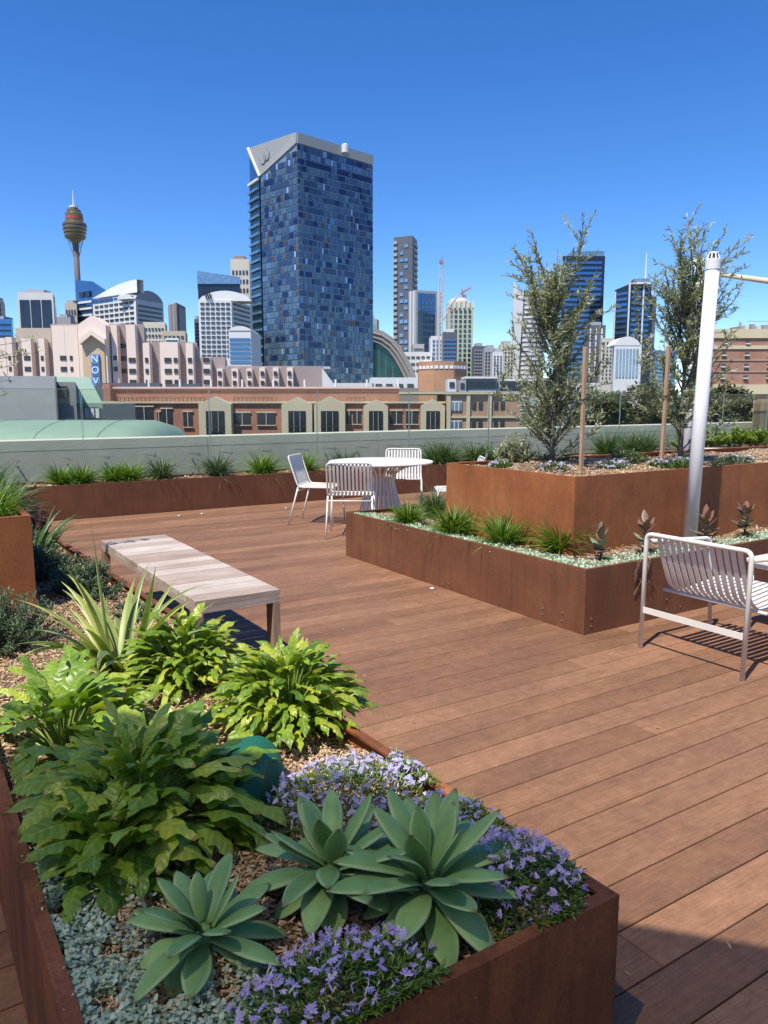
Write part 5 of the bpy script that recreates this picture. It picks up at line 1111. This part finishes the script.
for x0,x1,y0,y1 in ((119,129,408,436),(135,153,407,436),(157,160,412,424),(161,172,409,436),(183,192,412,427),(234,250,413,425),(257,275,413,425),(301,306,412,430),(347,351,411,424),(391,402,411,424),(406,418,411,424),(353,361,411,424)):
    b.box('window_head',CG,x0-.8,x1+.8,y0-1.3,AD-.09,.12,yb=y0); wo=b.box('window',GWIN,x0,x1,y0,AD-.05,.08,yb=y1); b.box('mullion',W_,(x0+x1)/2-.25,(x0+x1)/2+.25,y0,AD-.1,.04,yb=y1,parent=wo); b.box('sill',CG,x0-.6,x1+.6,y1,AD-.12,.15,yb=y1+.8,parent=wo)
for i in range(9):
    x=150+i*31; q=b.pt(x,AD+5); m=MB(); z=b.z(387,AD+5); m.tube([(q[0],q[1],z-.5),(q[0],q[1],z+.5)],.07,6); m.build('roof_vent',W_,b.r)
b=Bld('brick_apartments',475,AD-1,'paler brick apartment wing with cream pilasters left of the olive tree','apartment block',y=412); BK2=brickmat('brick_pale',(.45,.25,.17),(.4,.22,.15),(.4,.3,.22)); D2=AD-1
b.box('brick_wall',BK2,447,520,393,D2,9); b.box('cornice',CG,446.5,521,391.5,D2-.2,9.4,yb=394.2)
for x in (447,466.5,488): b.box('pilaster',CG,x,x+3.6,394,D2-.15,.3,yb=445)
b.box('string_course',CG,446.6,520,416.5,D2-.1,.2,yb=418)
for y0,y1 in ((401,411),(420.5,430)):
    wo=b.box('window',W_,450.2,462,y0,D2-.06,.1,yb=y1)
    for x in (451,455,459): b.box('pane',GLT,x,x+2.6,y0+.8,D2-.1,.06,yb=y1-.8,parent=wo)
    for x0 in (472,478.5,494,500.5): b.box('window',GWIN,x0,x0+4,y0,D2-.06,.1,yb=y1-2)
# ------------------------------------------------------------------ green roofs and grey block, left
GRN=mat('green_metal_roof',(.27,.38,.28),(.23,.33,.25),1.2,.55,.1); GB=mat('grey_render',(.34,.35,.34),(.3,.31,.3),.6,.85); GB2=mat('grey_render_dark',(.22,.23,.22),None,.6,.85)
b=Bld('grey_building',40,34,'plain grey rendered block on the left with a pale green roof behind it','building',y=395)
b.poly('wall',GB,[(-60,34),(55.5,34),(56,43),(-58,43)],376); b.box('wall_joint',GB2,55.8,56.6,376.5,33.95,.1); b.poly('stair_tower',GB2,[(56.8,34.6),(76,34.6),(77,40),(57,40)],382); b.box('window',GWIN,57.5,67,386,34.5,.08,yb=398)
b.poly('green_roof',GRN,[(55,40),(92,40),(103,36.5),(66,36.5)],384,z0=b.z(406,38),zt=[b.z(376,40),b.z(376,40),b.z(398,38),b.z(398,38)]) if False else None
m=MB(); A=[b.pt(54,41),b.pt(90,41),b.pt(102,36),b.pt(77,36)]; zt=[b.z(377,41),b.z(377,41),b.z(403,36),b.z(403,36)]
m.add([(A[i][0],A[i][1],zt[i]) for i in range(4)]+[(A[i][0],A[i][1],zt[i]-.25) for i in range(4)],[(3,2,1,0),(4,5,6,7),(0,1,5,4),(1,2,6,5),(2,3,7,6),(3,0,4,7)]); m.build('green_roof',GRN,b.r)
b.box('low_wall',CG,77,100,403.5,36.1,5); b.box('window',W_,84,98,407,36.0,.1,yb=418)
for x in (88.5,93): b.box('window_bar',GB2,x,x+.5,407,35.95,.05,yb=418)
b=Bld('barrel_roof_shed',85,22,'shed with a long pale green barrel roof just beyond the parapet','building',y=430)
a=b.pt(-60,22)[0]; zc=b.z(441,22); R3=b.z(421,24)-zc; ex=b.pt(148,22)[0]; m=MB(); n=14; vs=[]
for i in range(n+1):
    t=math.pi*i/n; c_=math.cos(t); s_=math.sin(t)**.75
    for x,f in ((a,1),(ex-R3*1.9,1),(ex-R3*.9,.86),(ex-R3*.25,.5),(ex,.02)): vs.append((x,3.2-3.2*c_*(.55+.45*f),zc-.6+(R3+.6)*s_*f))
k=5; m.add(vs,[(i*k+j,i*k+j+1,(i+1)*k+j+1,(i+1)*k+j) for i in range(n) for j in range(k-1)]); m.build('barrel_roof',GRN,b.r,True)
m=MB(); m.box(a,ex-.2,.05,6.3,0,zc-.55); m.build('wall',GB,b.r)
for i in (1,4,7):
    x=a+(ex-R3*2-a)*i/8; m=MB(); m.tube([(x,3.2-3.21*math.cos(math.pi*j/10),zc-.59+(R3+.62)*math.sin(math.pi*j/10)**.75) for j in range(11)],.008,4); m.build('roof_seam',mat('seam_green',(.29,.4,.3),None,3,.6),b.r)
# filler roofs between
for i,(x0,x1,yt,D,mt,l) in enumerate(((330,372,383,160,W_,'low white roof between the pink hotel and the glass tower'),(335,420,388,120,BRN,'brown roof line below the glass tower'),(95,160,383,75,DKG,'dark roof plant in front of the pink hotel on the left'),(165,200,384,78,DKG,'dark roof plant in front of the pink hotel, in the middle'))):
    bldg_box('low_block',x0,x1,yt,D,10,mt,l,cat='building')
